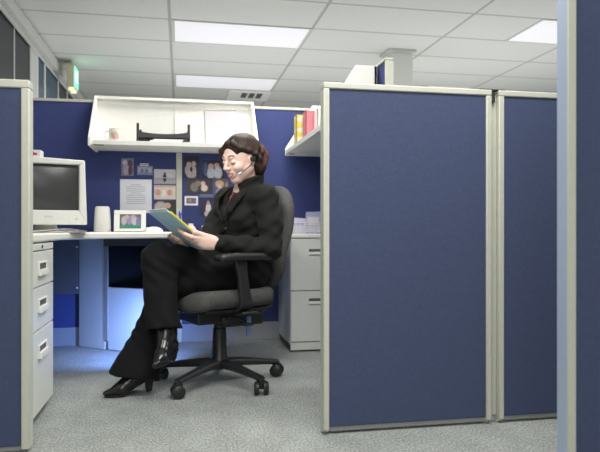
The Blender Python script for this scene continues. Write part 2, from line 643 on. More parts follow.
# ================================================================== SETTING
CEIL = 2.57
struct('floor', MB().box((-1.40, -5, -0.06), (9, 13, 0.0)), MT['carpet'], smooth=0)
struct('ceiling', MB().box((-1.40, -5, CEIL), (9, 13, CEIL + 0.08)), MT['ceiling'], smooth=0)

# left wall: low sill wall, glazing, white band above, painted piers
wl = MB()
wl.box((-1.40, -5, 0), (-1.31, 13, 0.85)).box((-1.40, -5, 2.40), (-1.31, 13, CEIL))
wl.box((-1.40, 5.79, 0.85), (-1.31, 6.07, 2.40)).box((-1.40, 1.0, 0.85), (-1.31, 1.3, 2.40)).box((-1.40, 9.2, 0.85), (-1.31, 13, 2.40))
struct('wall_left', wl, MT['plaster'], smooth=0)
struct('wall_back', MB().box((-1.40, 13, 0), (9, 13.1, CEIL)), MT['plaster'], smooth=0)
struct('trim_left', MB().box((-1.31, -5, 2.44), (-1.265, 13, 2.535)).box((-1.31, -5, 2.38), (-1.29, 13, 2.40)), MT['plaster'], smooth=0, bevel=0.004)

def window(n, y0, y1, muls, glass):
    w = struct('window_%d' % n, MB().box((-1.330, y0, 0.85), (-1.318, y1, 2.40)), glass, smooth=0)
    fr = MB()
    for (yy, t) in muls:
        fr.box((-1.318, yy - t / 2, 0.85), (-1.310, yy + t / 2, 2.40))
    fr.box((-1.318, y0, 0.85), (-1.300, y1, 0.89))
    part('window_frame', fr, MT['white'], w, smooth=0)
    return w
window(1, 1.30, 5.79, [(2.2, .03), (3.1, .03), (3.95, .03), (4.73, .035), (5.27, .012)], MT['win_glass'])
window(2, 6.07, 7.10, [(6.085, .03), (6.40, .045), (7.08, .03)], MT['win_glass_blue'])
window(3, 7.14, 9.20, [(7.62, .03), (8.35, .03)], MT['win_glass'])

# ================================================================== PARTITION PANELS
def panel(loc, length, h, label, rotz=0.0, t=0.055, fw=0.028, base=0.028, cloth='cloth', group=None, glides=True, bottom_frame=False, cover=0.0, ends=True):
    """a free-standing screen from loc along its own x; y is its thickness"""
    o = thing('partition_panel', label, 'partition panel', loc, rotz, group)
    fr = MB()
    z0 = base
    if ends:
        fr.box((0, 0, z0 - 0.012), (fw, t, h - fw)).box((length - fw, 0, z0 - 0.012), (length, t, h - fw))
    fr.box((0, 0, h - fw), (length, t, h))
    part('frame', fr, MT['frame'], o, world=False, bevel=0.004, smooth=30)
    e = fw if ends else 0.0
    part('fabric', MB().box((e - .001, 0.006, z0 + cover), (length - e + .001, t - 0.006, h - fw + .001)), MT[cloth], o, world=False, bevel=0.003, smooth=30)
    if cover:
        part('base_cover', MB().box((e, 0.002, 0.0), (length - e, t - 0.002, z0 + cover)), MT['base_cover'], o, world=False, bevel=0.003)
    else:
        part('base_rail', MB().box((e, 0.010, z0 - 0.017), (length - e, t - 0.010, z0)), MT['rail'], o, world=False, bevel=0.002)
    if glides:
        for gx in (0.022, length - 0.022):
            part('glide', MB().lathe((gx, t / 2, 0), [(0.014, 0), (0.015, 0.004), (0.008, 0.006), (0.006, 0.02)]), MT['chrome'], o, world=False)
    return o

P_front = panel((0.517, 2.185, 0), 0.673, 1.302, 'blue cloth partition panel standing in the middle foreground, widest one', fw=0.023)
P_far = panel((1.220, 2.185, 0), 0.76, 1.302, 'blue cloth partition panel second in line, right of the narrow post gap', fw=0.023)
# recessed connector post between the two, with its flat cap and foot (part of the second panel)
part('connector_post', MB().box((-0.0295, 0.020, 0.030), (-0.0005, 0.050, 1.288)), MT['frame'], P_far, world=False, bevel=0.002)
part('connector_cap', MB().box((-0.075, 0.008, 1.3025), (0.032, 0.046, 1.306)).box((-0.028, 0.008, 1.255), (-0.012, 0.018, 1.296)), MT['dark_metal'], P_far, world=False)
P_left = panel((-1.204, 2.216, 0), 0.70, 1.268, 'blue cloth partition panel at the left edge, in front of the drawer pedestal', base=0.020)
P_near = panel((0.996, 1.435, 0), 0.80, 1.63, 'tall blue cloth partition panel nearest the viewer, cut off by the right edge', t=0.043)

part('cool_light_strip', MB().box((-0.0015, 0.001, 0.020), (0.0, 0.042, 1.628)), mat('painted_cool_light', (0.42, 0.50, 0.66), 0.4), P_near, world=False, smooth=0)  # added strip: cool light on the panel's end painted as pale blue

# cubicle walls
P_bl = panel((-1.10, 4.172, 0), 1.073, 1.605, 'royal blue wall panel behind the computer monitor and drinking-height desk', cloth='cloth_back', fw=0.020, base=0.02, cover=0.10, glides=False, ends=False)
P_bl['label'] = 'royal blue cubicle wall panel behind the computer monitor and photo frame'
P_br = panel((0.012, 4.172, 0), 1.05, 1.605, 'royal blue cubicle wall panel behind the seated person and office chair', cloth='cloth_back', fw=0.020, base=0.02, cover=0.10, glides=False, ends=False)
part('connector_post', MB().box((-0.039, -0.004, 0.0), (-0.0005, 0.055, 1.60)), MT['frame'], P_br, world=False, bevel=0.003)
# right-hand cubicle wall runs towards the viewer; its near end shows above the front panel
P_r = panel((1.058, 2.93, 0), 1.236, 1.625, 'blue cubicle side wall panel whose white end rises above the front panel', rotz=PI / 2, cloth='cloth_back', t=0.045, fw=0.014, base=0.02, cover=0.10, glides=False)
P_l = panel((-1.075, 2.285, 0), 1.88, 1.285, 'blue cubicle side wall panel along the left, beside the desk', rotz=PI / 2, cloth='cloth_back', fw=0.028, base=0.02, cover=0.10, glides=False)

# ================================================================== OVERHEAD SHELVES
def end_profile(front, back, z0, z1, top):
    """side cheek: deep at the floor of the shelf, shallow at its top"""
    return [(front, z0), (back, z0), (back, z1), (back - top, z1), (front, z0 + 0.05)]

sh = thing('overhead_shelf', 'long white overhead shelf on the back wall holding a mug and letter tray', 'shelf', (-0.03, 4.17, 1.27))
part('back_board', MB().box((-0.528, 4.158, 1.272), (0.470, 4.170, 1.612)), MT['white'], sh, smooth=0)
part('shelf_board', MB().box((-0.528, 3.845, 1.272), (0.470, 4.158, 1.292)), MT['white'], sh, smooth=0, bevel=0.002)
part('front_lip', MB().box((-0.514, 3.838, 1.270), (0.456, 3.846, 1.297)), MT['white_edge'], sh, smooth=0, bevel=0.002)
for x in (-0.545, 0.470):
    part('end_panel', MB().prism([(y, z) for (y, z) in end_profile(3.835, 4.170, 1.262, 1.622, 0.05)], 'x', x, x + 0.017), MT['white'], sh, smooth=0, bevel=0.003)
part('top_rail', MB().box((-0.528, 4.120, 1.606), (0.470, 4.170, 1.622)), MT['white'], sh, smooth=0)
part('centre_brace', MB().box((-0.036, 4.150, 1.30), (-0.026, 4.158, 1.606)), MT['white'], sh, smooth=0)
part('lock_clip', MB().box((-0.515, 3.86, 1.268), (-0.455, 3.872, 1.272)), MT['cab_dark'], sh, smooth=0)

sr = thing('overhead_shelf', 'white overhead shelf on the right side wall holding a row of books', 'shelf', (0.86, 3.6, 1.27))
part('back_board', MB().box((0.995, 3.05, 1.272), (1.008, 4.13, 1.612)), MT['white'], sr, smooth=0)
part('shelf_board', MB().box((0.715, 3.05, 1.272), (0.995, 4.13, 1.292)), MT['white'], sr, smooth=0, bevel=0.002)
part('front_lip', MB().box((0.708, 3.067, 1.270), (0.716, 4.113, 1.300)), MT['white_edge'], sr, smooth=0, bevel=0.002)
for y in (3.05, 4.113):
    part('end_panel', MB().prism([(x, z) for (x, z) in end_profile(0.705, 1.010, 1.262, 1.612, 0.115)], 'y', y, y + 0.017), MT['white'], sr, smooth=0, bevel=0.003)
part('lock_clip', MB().box((0.728, 4.075, 1.2685), (0.76, 4.092, 1.272)), MT['cab_dark'], sr, smooth=0)

# things on the back shelf
mg = thing('mug', 'white mug printed with pink flowers on the back shelf', 'mug', (-0.392, 3.935, 1.292))
part('body', MB().lathe((-0.392, 3.935, 1.292), [(0.030, 0), (0.040, 0.004), (0.043, 0.05), (0.044, 0.088), (0.040, 0.088), (0.038, 0.012), (0.0, 0.010)], 28), MT['mug'], mg)
part('handle', MB().tube([(-0.434, 3.935, 1.365), (-0.452, 3.935, 1.362), (-0.462, 3.935, 1.34), (-0.452, 3.935, 1.318), (-0.433, 3.935, 1.312)], 0.006), MT['white'], mg)

lt = thing('letter_tray', 'black plastic letter tray with raised corner posts on the back shelf', 'letter tray', (-0.10, 3.93, 1.292))
tx0, tx1, ty0, ty1, tz = -0.262, 0.058, 3.855, 4.13, 1.292
t = MB().box((tx0, ty0, tz + 0.030), (tx1, ty1, tz + 0.036)).box((tx0, ty0, tz + 0.034), (tx0 + 0.006, ty1, tz + 0.075)).box((tx1 - 0.006, ty0, tz + 0.034), (tx1, ty1, tz + 0.075))
t.box((tx0, ty1 - 0.006, tz + 0.034), (tx1, ty1, tz + 0.075))
pl = [(tx0 + 0.004 + i * (tx1 - tx0 - 0.008) / 16, tz + 0.073 - 0.019 * math.sin(PI * i / 16) ** 0.6) for i in range(17)]
pl = [(tx0 + 0.004, tz + 0.030)] + [(tx1 - 0.004, tz + 0.030)] + pl[::-1]
t.prism(pl, 'y', ty0 - 0.001, ty0 + 0.006)
part('tray', t, MT['black_plastic'], lt, smooth=0, bevel=0.0015)
for (x, y) in ((tx0 + 0.006, ty0 + 0.008), (tx1 - 0.006, ty0 + 0.008), (tx0 + 0.006, ty1 - 0.008), (tx1 - 0.006, ty1 - 0.008)):
    part('corner_post', MB().tube([(x, y, tz), (x, y, tz + 0.118)], 0.008, 10), MT['black_plastic'], lt)
single('paper_stack', MB().box((tx0 + 0.08, ty0 - 0.008, tz + 0.0005), (tx1 - 0.05, ty1 - 0.03, tz + 0.014)).box((tx0 + 0.10, ty0 - 0.003, tz + 0.0145), (tx1 - 0.04, ty1 - 0.03, tz + 0.022)), MT['paper'], (-0.1, 3.95, tz), 'stack of white paper under the black letter tray', 'paper stack', smooth=0)
ph_ = thing('magazine_holder', 'pale grey card file box standing upright at right end of back shelf', 'magazine holder', (0.25, 4.0, 1.292))
part('body', MB().prism([(0.160, 1.292), (0.345, 1.292), (0.362, 1.528), (0.150, 1.520)], 'y', 3.955, 4.03), MT['paper_grey'], ph_, smooth=0, bevel=0.003)
part('top_edge', MB().prism([(0.150, 1.5205), (0.362, 1.5285), (0.362, 1.534), (0.150, 1.526)], 'y', 3.953, 4.032), mat('cream_card_edge', (0.62, 0.60, 0.50), 0.6), ph_, smooth=0)

# books on the right shelf, spines towards the left
def book(y0, y1, depth, h, m, label, x=0.730, tilt=0.0):
    o = thing('book', label, 'book', (x, (y0 + y1) / 2, 1.292), 0, 'books on the right shelf')
    w = y1 - y0
    part('cover', MB().box((x, y0, 1.292), (x + 0.004, y1, 1.292 + h)).box((x, y0, 1.292), (x + depth, y0 + 0.003, 1.292 + h)).box((x, y1 - 0.003, 1.292), (x + depth, y1, 1.292 + h)), m, o, smooth=0)
    part('pages', MB().box((x + 0.005, y0 + 0.0035, 1.294), (x + depth - 0.003, y1 - 0.0035, 1.290 + h)), MT['paper'], o, smooth=0)
book(3.86, 3.95, .20, 0.205, MT['yellow_floral'], 'thick yellow flowered book at the far left of the right shelf', x=.735)
book(3.836, 3.856, .19, 0.195, MT['blue_plastic'], 'thin blue book next to the yellow flowered one', x=.775)
book(3.80, 3.832, .19, 0.205, MT['paper'], 'thin white book between the blue one and the pink one', x=.775)
book(3.71, 3.795, .20, 0.205, MT['pink'], 'wide pink book on the right shelf', x=.765)
book(3.60, 3.70, .19, 0.20, MT['white_floral'], 'white flowered book to the right of the pink one', x=.815)

# ================================================================== DESK
dk = thing('desk', 'off-white corner desk with rounded front edge running along the back wall', 'desk', (-0.5, 3.6, 0))
wtop, wbot = 0.742, 0.708
out = [(-1.070, 2.36), (-0.545, 2.36), (-0.540, 2.95)]
# the inner corner is a long sweep
p0, p1, p2 = np.array((-0.540, 2.95)), np.array((-0.50, 3.33)), np.array((-0.05, 3.47))
for i in range(1, 12):
    q = i / 12
    c_ = (1 - q) ** 2 * p0 + 2 * q * (1 - q) * p1 + q * q * p2
    out.append((float(c_[0]), float(c_[1])))
out += [(-0.05, 3.47), (0.63, 3.50), (0.63, 4.165), (-1.070, 4.165)]
part('worktop', MB().prism(out, 'z', wbot, wtop), MT['worktop'], dk, bevel=0.008, seg=3, smooth=30)
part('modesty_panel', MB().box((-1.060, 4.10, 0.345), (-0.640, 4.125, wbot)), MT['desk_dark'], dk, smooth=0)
def slab(a, b, z0, z1, t):
    a, b = np.array(a), np.array(b)
    d = (b - a) / np.linalg.norm(b - a)
    n = np.array((-d[1], d[0])) * t
    return MB().prism([tuple(a), tuple(b), tuple(b + n), tuple(a + n)], 'z', z0, z1)
part('support_panel', slab((-0.640, 4.135), (-0.468, 4.00), 0.004, wbot, 0.025), MT['desk_grey'], dk, smooth=0)
part('leg_strip', slab((-0.470, 3.995), (-0.448, 3.978), 0.06, wbot, 0.010), MT['rail'], dk, smooth=0)
part('cable_panel', slab((-0.446, 3.985), (-0.14, 3.76), 0.004, 0.395, 0.02), MT['desk_grey'], dk, smooth=0, bevel=0.003)
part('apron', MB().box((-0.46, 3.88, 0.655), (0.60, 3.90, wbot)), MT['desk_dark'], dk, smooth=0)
part('knee_shade', MB().box((-0.452, 4.03, 0.385), (0.20, 4.05, 0.70)), mat('painted_knee_shade', (0.010, 0.011, 0.015), 0.8, spec=0.1), dk, smooth=0)  # black sheet painting the shade on the wall behind the knee space
for x in (0.02, 0.58):
    part('bracket', MB().prism([(3.62, 0.695), (4.165, 0.52), (4.165, wbot), (3.62, wbot)], 'x', x, x + 0.012), MT['desk_dark'], dk, smooth=0)
for z in (0.645, 0.385):
    part('panel_bolt', MB().sphere((-0.648, 4.097, z), 0.007, 8, 6), MT['cab'], dk)

# ---- drawer units
def pull(o, c, w, h, axis):
    """pull: flat slot with the recess shade painted dark, above a white lip"""
    cx, cy, cz = c
    if axis == 'x':      # on a face looking along +x
        part('slot', MB().box((cx - 0.002, cy - w / 2, cz - 0.001), (cx + 0.0015, cy + w / 2, cz + h)), MT['cab_dark'], o, smooth=0)
        return part('handle', MB().box((cx, cy - w / 2 - 0.006, cz - h), (cx + 0.012, cy + w / 2 + 0.006, cz)).box((cx, cy - w / 2 - 0.006, cz), (cx + 0.006, cy - w / 2, cz + h)).box((cx, cy + w / 2, cz), (cx + 0.006, cy + w / 2 + 0.006, cz + h)).box((cx, cy - w / 2 - .006, cz + h), (cx + 0.006, cy + w / 2 + .006, cz + h + .006)), MT['white'], o, smooth=0, bevel=0.0015)
    part('slot', MB().box((cx - w / 2, cy - 0.0015, cz - 0.001), (cx + w / 2, cy + 0.002, cz + h)), MT['cab_dark'], o, smooth=0)
    return part('handle', MB().box((cx - w / 2, cy - 0.010, cz - h * .9), (cx + w / 2, cy, cz)).box((cx - w / 2 - .004, cy - 0.004, cz), (cx - w / 2, cy, cz + h)).box((cx + w / 2, cy - 0.004, cz), (cx + w / 2 + .004, cy, cz + h)), MT['white'], o, smooth=0, bevel=0.0015)

pd = thing('drawer_pedestal', 'light grey three-drawer pedestal under the desk behind the left panel', 'drawer pedestal', (-0.8, 2.58, 0))
part('body', MB().box((-1.04, 2.38, 0.04), (-0.562, 2.825, 0.704)), MT['cab'], pd, smooth=0, bevel=0.002)
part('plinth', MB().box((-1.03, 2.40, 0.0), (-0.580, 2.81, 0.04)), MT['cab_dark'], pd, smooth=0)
part('pencil_rail', MB().box((-0.562, 2.384, 0.676), (-0.545, 2.821, 0.702)), MT['cab'], pd, smooth=0, bevel=0.002)
part('lock', MB().tube([(-0.546, 2.60, 0.689), (-0.541, 2.60, 0.689)], 0.007, 12), MT['dark_metal'], pd)
for z0, z1, hz in ((0.535, 0.671, 0.600), (0.366, 0.530, 0.455), (0.040, 0.361, 0.275)):
    d = part('drawer', MB().box((-0.5615, 2.384, z0), (-0.545, 2.821, z1)), MT['cab'], pd, smooth=0, bevel=0.002)
    pull(d, (-0.545, 2.605, hz), 0.13, 0.024, 'x')

fc = thing('file_cabinet', 'light grey two-drawer file cabinet by the back wall, right of the office chair', 'file cabinet', (0.86, 3.93, 0))
part('body', MB().box((0.665, 3.712, 0.045), (0.984, 4.165, 0.704)), MT['cab'], fc, smooth=0, bevel=0.002)
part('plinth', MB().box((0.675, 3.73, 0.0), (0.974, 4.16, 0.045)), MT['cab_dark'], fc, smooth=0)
part('base_strip', MB().box((0.668, 3.700, 0.012), (0.981, 3.712, 0.058)), MT['cab'], fc, smooth=0)
part('top', MB().box((0.655, 3.690, 0.705), (0.987, 4.165, 0.726)), MT['worktop'], fc, smooth=0, bevel=0.004)
for z0, z1, hz in ((0.380, 0.700, 0.618), (0.065, 0.374, 0.312)):
    d = part('drawer', MB().box((0.668, 3.694, z0), (0.981, 3.7115, z1)), MT['cab'], fc, smooth=0, bevel=0.002)
    pull(d, (0.840, 3.694, hz), 0.120, 0.018, 'y')

# ================================================================== THINGS ON THE DESK
# CRT monitor, turned a little towards the chair
MA = math.radians(17)
mon = thing('computer_monitor', 'bulky off-white computer monitor with dark screen on the desk corner', 'computer monitor', (-0.660, 3.30, 0.742), MA)
mz = 0.040   # bottom of the case over the desk
W2, H = 0.190, 0.345
fr = MB()
outer = [(-W2 + .01, 0), (W2 - .004, 0), (W2, .02), (W2 - .010, H - .03), (W2 - .03, H - .006), (0, H), (-W2 + .03, H - .006), (-W2 + .01, H - .03)]
def rr(w0, w1, z0, z1):
    return [(w0, z0), (w1, z0), (w1, z1), (w0, z1)]
sx0, sx1, sz0, sz1 = -0.155, 0.150, 0.075, 0.312
bz = MB()
# bezel as four bars round the screen, chamfered by the bevel
bz.prism([(-W2, 0.0), (W2, 0.0), (sx1, sz0), (sx0, sz0)], 'y', 0.0, 0.05)
bz.prism([(W2, 0.0), (W2 - 0.012, H - 0.008), (sx1, sz1), (sx1, sz0)], 'y', 0.0, 0.05)
bz.prism([(W2 - 0.012, H - 0.008), (-W2 + 0.012, H + 0.004), (sx0, sz1), (sx1, sz1)], 'y', 0.0, 0.05)
bz.prism([(-W2 + 0.012, H + 0.004), (-W2, 0.0), (sx0, sz0), (sx0, sz1)], 'y', 0.0, 0.05)
bz.v = [(x, y, z + mz) for x, y, z in bz.v]
part('bezel', bz, MT['crt'], mon, world=False, smooth=30, bevel=0.006)
# curved screen glass
sg = MB()
N = 14
for j in range(N + 1):
    for i in range(N + 1):
        u, w = i / N, j / N
        bul = 0.022 * (1 - (2 * u - 1) ** 2) * (1 - (2 * w - 1) ** 2)
        sg.v.append((sx0 - .004 + u * (sx1 - sx0 + .008), 0.030 - bul, mz + sz0 - .004 + w * (sz1 - sz0 + .008)))
for j in range(N):
    for i in range(N):
        a = j * (N + 1) + i
        sg.f.append((a, a + 1, a + N + 2, a + N + 1))
part('screen', sg, MT['screen'], mon, world=False, smooth=180)
# body tapering back
bd = MB()
rings = []
for y, sw, z0, z1 in ((0.045, .183, 0.004, H - 0.004), (0.12, .180, 0.006, H - .012), (0.20, .150, 0.03, H - .05), (0.33, .115, 0.06, H - .10), (0.36, .105, .07, H - .11)):
    ring = []
    for k in range(24):
        a = 2 * PI * k / 24
        ca, sa = math.cos(a), math.sin(a)
        e = 0.35
        ring.append((sw * math.copysign(abs(ca) ** e, ca), y, mz + (z0 + z1) / 2 + (z1 - z0) / 2 * math.copysign(abs(sa) ** e, sa)))
    rings.append(ring)
bd.ringloft(rings)
part('case', bd, MT['crt'], mon, world=False, smooth=40)
part('stand', MB().lathe((0, 0.14, 0), [(0.115, 0), (0.120, 0.004), (0.115, 0.012), (0.06, 0.020), (0.055, 0.042)], 32), MT['crt'], mon, world=False)
BG = mat('button_grey', (0.62, 0.63, 0.62), 0.4)
part('button', MB().tube([(0.135, 0.002, mz + 0.03), (0.135, -0.004, mz + 0.03)], 0.007, 14), BG, mon, world=False)
part('badge', MB().box((-0.02, -0.003, mz + 0.038), (0.02, 0.001, mz + 0.046)), BG, mon, world=False, smooth=0)

cd = single('tissue_box', MB().box((-0.845, 3.36, 1.1325), (-0.71, 3.43, 1.170)), pic_mat('box_print', (0.80, 0.79, 0.80), [('e', .68, .5, .1, .3, (.06, .06, .25)), ('e', .80, .42, .09, .18, (.5, .06, .08))]),
            (-0.78, 3.39, 1.1325), 'small white printed box lying on top of the computer monitor', 'box', smooth=0, bevel=0.003)
cd.name = 'small_box'
cd.data.name = 'small_box'

# papers piled under the monitor's front
pp = MB()
for i in range(4):
    a = 0.10 * (i - 1.5)
    ca, sa = math.cos(a), math.sin(a)
    top, bot = [], []
    n_ = 12
    for q in range(n_ + 1):
        for r_ in range(n_ + 1):
            u, w = (q / n_ - .5) * .25, (r_ / n_ - .5) * .16
            z = .7436 + .0013 * i + (.012 + .0006 * i) * math.exp(-((u - .01 * i) / .07) ** 2) * (1 - .5 * (r_ / n_))
            x, y = -.610 + .01 * i + u * ca - w * sa, 3.16 + u * sa + w * ca
            top.append((x, y, z + .0012))
            bot.append((x, y, z))
    m_ = n_ + 1
    o_ = len(top)
    fs = []
    for q in range(n_):
        for r_ in range(n_):
            k_ = q * m_ + r_
            fs += [(k_, k_ + m_, k_ + m_ + 1, k_ + 1), (o_ + k_, o_ + k_ + 1, o_ + k_ + m_ + 1, o_ + k_ + m_)]
    rim = [r_ for r_ in range(m_)] + [q * m_ + n_ for q in range(1, m_)] + [n_ * m_ + r_ for r_ in range(n_ - 1, -1, -1)] + [q * m_ for q in range(n_ - 1, 0, -1)]
    for k_ in range(len(rim)):
        b2 = rim[(k_ + 1) % len(rim)]
        fs.append((rim[k_], b2, o_ + b2, o_ + rim[k_]))
    pp.add(top + bot, fs)
single('paper_stack', pp, MT['paper'], (-0.58, 3.16, 0.742), 'loose white papers lying on the desk in front of the monitor', 'paper stack', smooth=0)

spk = thing('desktop_speaker', 'small white rounded desktop speaker standing left of the photo frame', 'speaker', (-0.474, 3.95, 0.742))
rg = []
for z, w, dd in ((0, .046, .045), (.004, .050, .048), (.06, .049, .047), (.12, .046, .044), (.150, .043, .040), (.158, .036, .034)):
    rg.append([(-0.474 + w * math.copysign(abs(math.cos(2 * PI * k / 28)) ** .6, math.cos(2 * PI * k / 28)), 3.95 + dd * math.copysign(abs(math.sin(2 * PI * k / 28)) ** .6, math.sin(2 * PI * k / 28)), 0.742 + z) for k in range(28)])
part('body', MB().ringloft(rg), MT['crt'], spk, smooth=50)
part('base', MB().lathe((-0.474, 3.95, 0.742), [(0.052, 0), (0.053, 0.006), (0.05, 0.008)], 28), MT['paper_grey'], spk)
part('dial', MB().tube([(-0.474, 3.9025, 0.78), (-0.474, 3.899, 0.78)], 0.006, 12), MT['paper_grey'], spk)

pf = thing('framed_photo', 'white framed photo standing on the desk beside the speaker', 'photo frame', (-0.308, 3.95, 0.742))
fb = MB()
x0, x1, z0, z1 = -0.405, -0.212, 0.745, 0.878
b_ = 0.034
def lean(y0):
    return lambda z: y0 + (z - 0.745) * 0.16
ff = lean(3.93)
fm = MB()
for (a0, a1, c0, c1) in ((x0, x1, z0, z0 + .018), (x0, x1, z1 - .026, z1), (x0, x0 + b_, z0 + .018, z1 - .026), (x1 - .030, x1, z0 + .018, z1 - .026)):
    fm.add([(a0, ff(c0), c0), (a1, ff(c0), c0), (a1, ff(c0) + .014, c0), (a0, ff(c0) + .014, c0), (a0, ff(c1), c1), (a1, ff(c1), c1), (a1, ff(c1) + .014, c1), (a0, ff(c1) + .014, c1)],
           [(0, 3, 2, 1), (4, 5, 6, 7), (0, 1, 5, 4), (1, 2, 6, 5), (2, 3, 7, 6), (3, 0, 4, 7)])
part('frame', fm, MT['white'], pf, smooth=0, bevel=0.003)
c0, c1 = z0 + .016, z1 - .024
pq = MB().add([(x0 + b_, ff(c0) + .008, c0), (x1 - .028, ff(c0) + .008, c0), (x1 - .028, ff(c0) + .012, c0), (x0 + b_, ff(c0) + .012, c0), (x0 + b_, ff(c1) + .008, c1), (x1 - .028, ff(c1) + .008, c1), (x1 - .028, ff(c1) + .012, c1), (x0 + b_, ff(c1) + .012, c1)],
              [(0, 3, 2, 1), (4, 5, 6, 7), (0, 1, 5, 4), (1, 2, 6, 5), (2, 3, 7, 6), (3, 0, 4, 7)])
part('photo', pq, pic_mat('framed_group_photo', (0.14, 0.14, 0.16), [('r', .5, .10, .5, .14, (.03, .26, .16)), ('e', .2, .55, .13, .3, (.45, .40, .48)), ('e', .45, .6, .13, .32, (.30, .26, .40)), ('e', .68, .55, .14, .3, (.50, .46, .55)), ('e', .85, .5, .1, .3, (.2, .2, .35)), ('e', .33, .8, .1, .14, (.5, .36, .32)), ('e', .62, .82, .1, .13, (.5, .36, .32))], noise=.3, nscale=22), pf, smooth=0)
part('stand', MB().box((-0.335, 3.955, 0.743), (-0.285, 4.03, 0.748)), MT['black_plastic'], pf, smooth=0)

ms = thing('computer_mouse', 'white computer mouse on the desk right of the photo frame', 'computer mouse', (-0.155, 3.72, 0.742))
part('body', MB().sphere((-0.155, 3.72, 0.744), (.055, .034, .030), 24, 14), MT['white'], ms, smooth=180)
part('button', MB().sphere((-0.192, 3.72, 0.752), (.016, .022, .018), 16, 10), MT['paper_grey'], ms, smooth=180)

for (x, y, h, r, lab) in ((0.065, 3.95, .052, .021, 'taller small glass jar with pale lid on the desk behind the folder'), (0.145, 3.93, .040, .014, 'tiny glass bottle on the desk just right of the taller jar')):
    j = thing('jar', lab, 'jar', (x, y, 0.742), 0, 'small jars on the desk')
    part('body', MB().lathe((x, y, 0.742), [(r * .9, 0), (r, .004), (r, h * .62), (r * .75, h * .7)], 20), MT['glass_jar'], j)
    part('lid', MB().lathe((x, y, 0.742), [(r * .82, h * .70), (r * .85, h * .72), (r * .85, h), (r * .7, h * 1.02)], 20), MT['paper_grey'], j)

# wire tray with papers and cards on the cabinet
wb = thing('wire_basket', 'white wire desk basket on top of the file cabinet', 'wire basket', (0.81, 3.90, 0.726))
wm = MB()
bx0, bx1, by0, by1, bz0, bz1 = 0.690, 0.93, 3.80, 4.05, 0.729, 0.800
for z in np.linspace(bz0, bz1, 6):
    wm.tube([(bx0, by0, z), (bx1, by0, z), (bx1, by1, z), (bx0, by1, z), (bx0, by0, z)], 0.0022 if z < bz1 - .001 else .0032, 6)
part('rail', wm, MT['wire'], wb)
wv = MB()
for i in range(9):
    x = bx0 + (bx1 - bx0) * i / 8
    wv.tube([(x, by0, bz1), (x, by0, bz0), (x, by1, bz0), (x, by1, bz1)], 0.0018, 6)
part('mesh', wv, MT['wire'], wb)
single('card', MB().prism([(0.80, 0.733), (0.93, 0.733), (0.925, 0.876), (0.812, 0.872)], 'y', 3.93, 3.934), pic_mat('card_print', (.50, .52, .72), [('r', .45, .55, .3, .2, (.82, .82, .86)), ('r', .5, .2, .4, .12, (.7, .7, .8))]), (0.86, 3.93, 0.731), 'lilac card with white label standing at the back of the wire basket', 'card', smooth=0)
single('card', MB().prism([(0.70, 0.733), (0.80, 0.733), (0.80, 0.828), (0.71, 0.835)], 'y', 3.875, 3.879), pic_mat('card_print_pale', (.70, .71, .80), [('r', .5, .6, .35, .12, (.35, .36, .6))]), (0.76, 3.877, 0.731), 'pale card standing at the left front of the wire basket', 'card', smooth=0)

# ================================================================== PRINTS PINNED TO THE BACK WALL
YW = 4.1765
def pinned(name, x0, x1, z0, z1, m, label, cat, y=YW, group='photos pinned to the back wall', tilt=0.0):
    cx, cz = (x0 + x1) / 2, (z0 + z1) / 2
    w, h = (x1 - x0) / 2, (z1 - z0) / 2
    me = MB().box((-w, -0.0008, -h), (w, 0.0008, h))
    o = link_mesh(name, me.v, me.f, m, None, smooth=0)
    o.location = (cx, y, cz)
    o.rotation_euler = (0, tilt, 0)
    return tag(o, label, cat, group)
BK = (.03, .03, .045)
SK = (.62, .42, .34)
pinned('photo_print', -.383, -.303, 1.111, 1.228, pic_mat('print_couple', (.22, .20, .30), [('e', .3, .75, .2, .16, (.55, .50, .62)), ('e', .7, .7, .2, .2, (.10, .09, .14)), ('e', .4, .35, .25, .3, (.42, .36, .46)), ('e', .72, .3, .16, .25, (.12, .05, .08))], noise=.4),
       'purplish tall photo print at top left of the pinned papers', 'photo print')
pinned('photo_print', -.281, -.180, 1.119, 1.180, pic_mat('print_card', (.22, .24, .36), [('r', .5, .55, .42, .28, (.42, .44, .55)), ('e', .3, .45, .12, .25, (.2, .2, .32)), ('e', .6, .45, .12, .25, (.2, .2, .3))], noise=.3),
       'small bluish photo print above the white text sheet', 'photo print')
pinned('photo_print', -.262, -.208, 1.178, 1.196, pic_mat('print_note', (.62, .60, .62), [('r', .5, .5, .4, .2, (.40, .38, .42))]), 'tiny pale clipping pinned above the small bluish print', 'note', y=YW - .001)
sheet = [('r', .5, .84 - .062 * i, .30 if i not in (0, 4) else .16, .012, (.50, .51, .57)) for i in range(10)]
pinned('text_sheet', -.390, -.187, 0.866, 1.089, pic_mat('typed_sheet', (.76, .78, .84), sheet, rough=.6), 'white typed letter sheet pinned above the photo frame', 'paper sheet', group=None)
pinned('photo_print', -.172, -.030, 1.061, 1.159, pic_mat('print_seaside', (.56, .55, .58), [('r', .5, .15, .5, .22, (.36, .34, .37)), ('e', .49, .42, .085, .28, (.02, .03, .09)), ('e', .5, .72, .05, .08, (.05, .05, .1)), ('r', .5, .42, .5, .03, (.42, .41, .46))]),
       'photo print of a lone dark figure on a pale shore', 'photo print')
pinned('photo_print', -.172, -.030, 0.958, 1.053, pic_mat('print_faces', (.62, .55, .50), [('e', .18, .48, .13, .22, (.60, .30, .25)), ('e', .72, .48, .12, .2, (.60, .28, .22)), ('e', .45, .4, .12, .3, (.72, .66, .62)), ('r', .5, .93, .5, .06, (.50, .40, .35))]),
       'beige photo print directly under the shore picture', 'photo print')
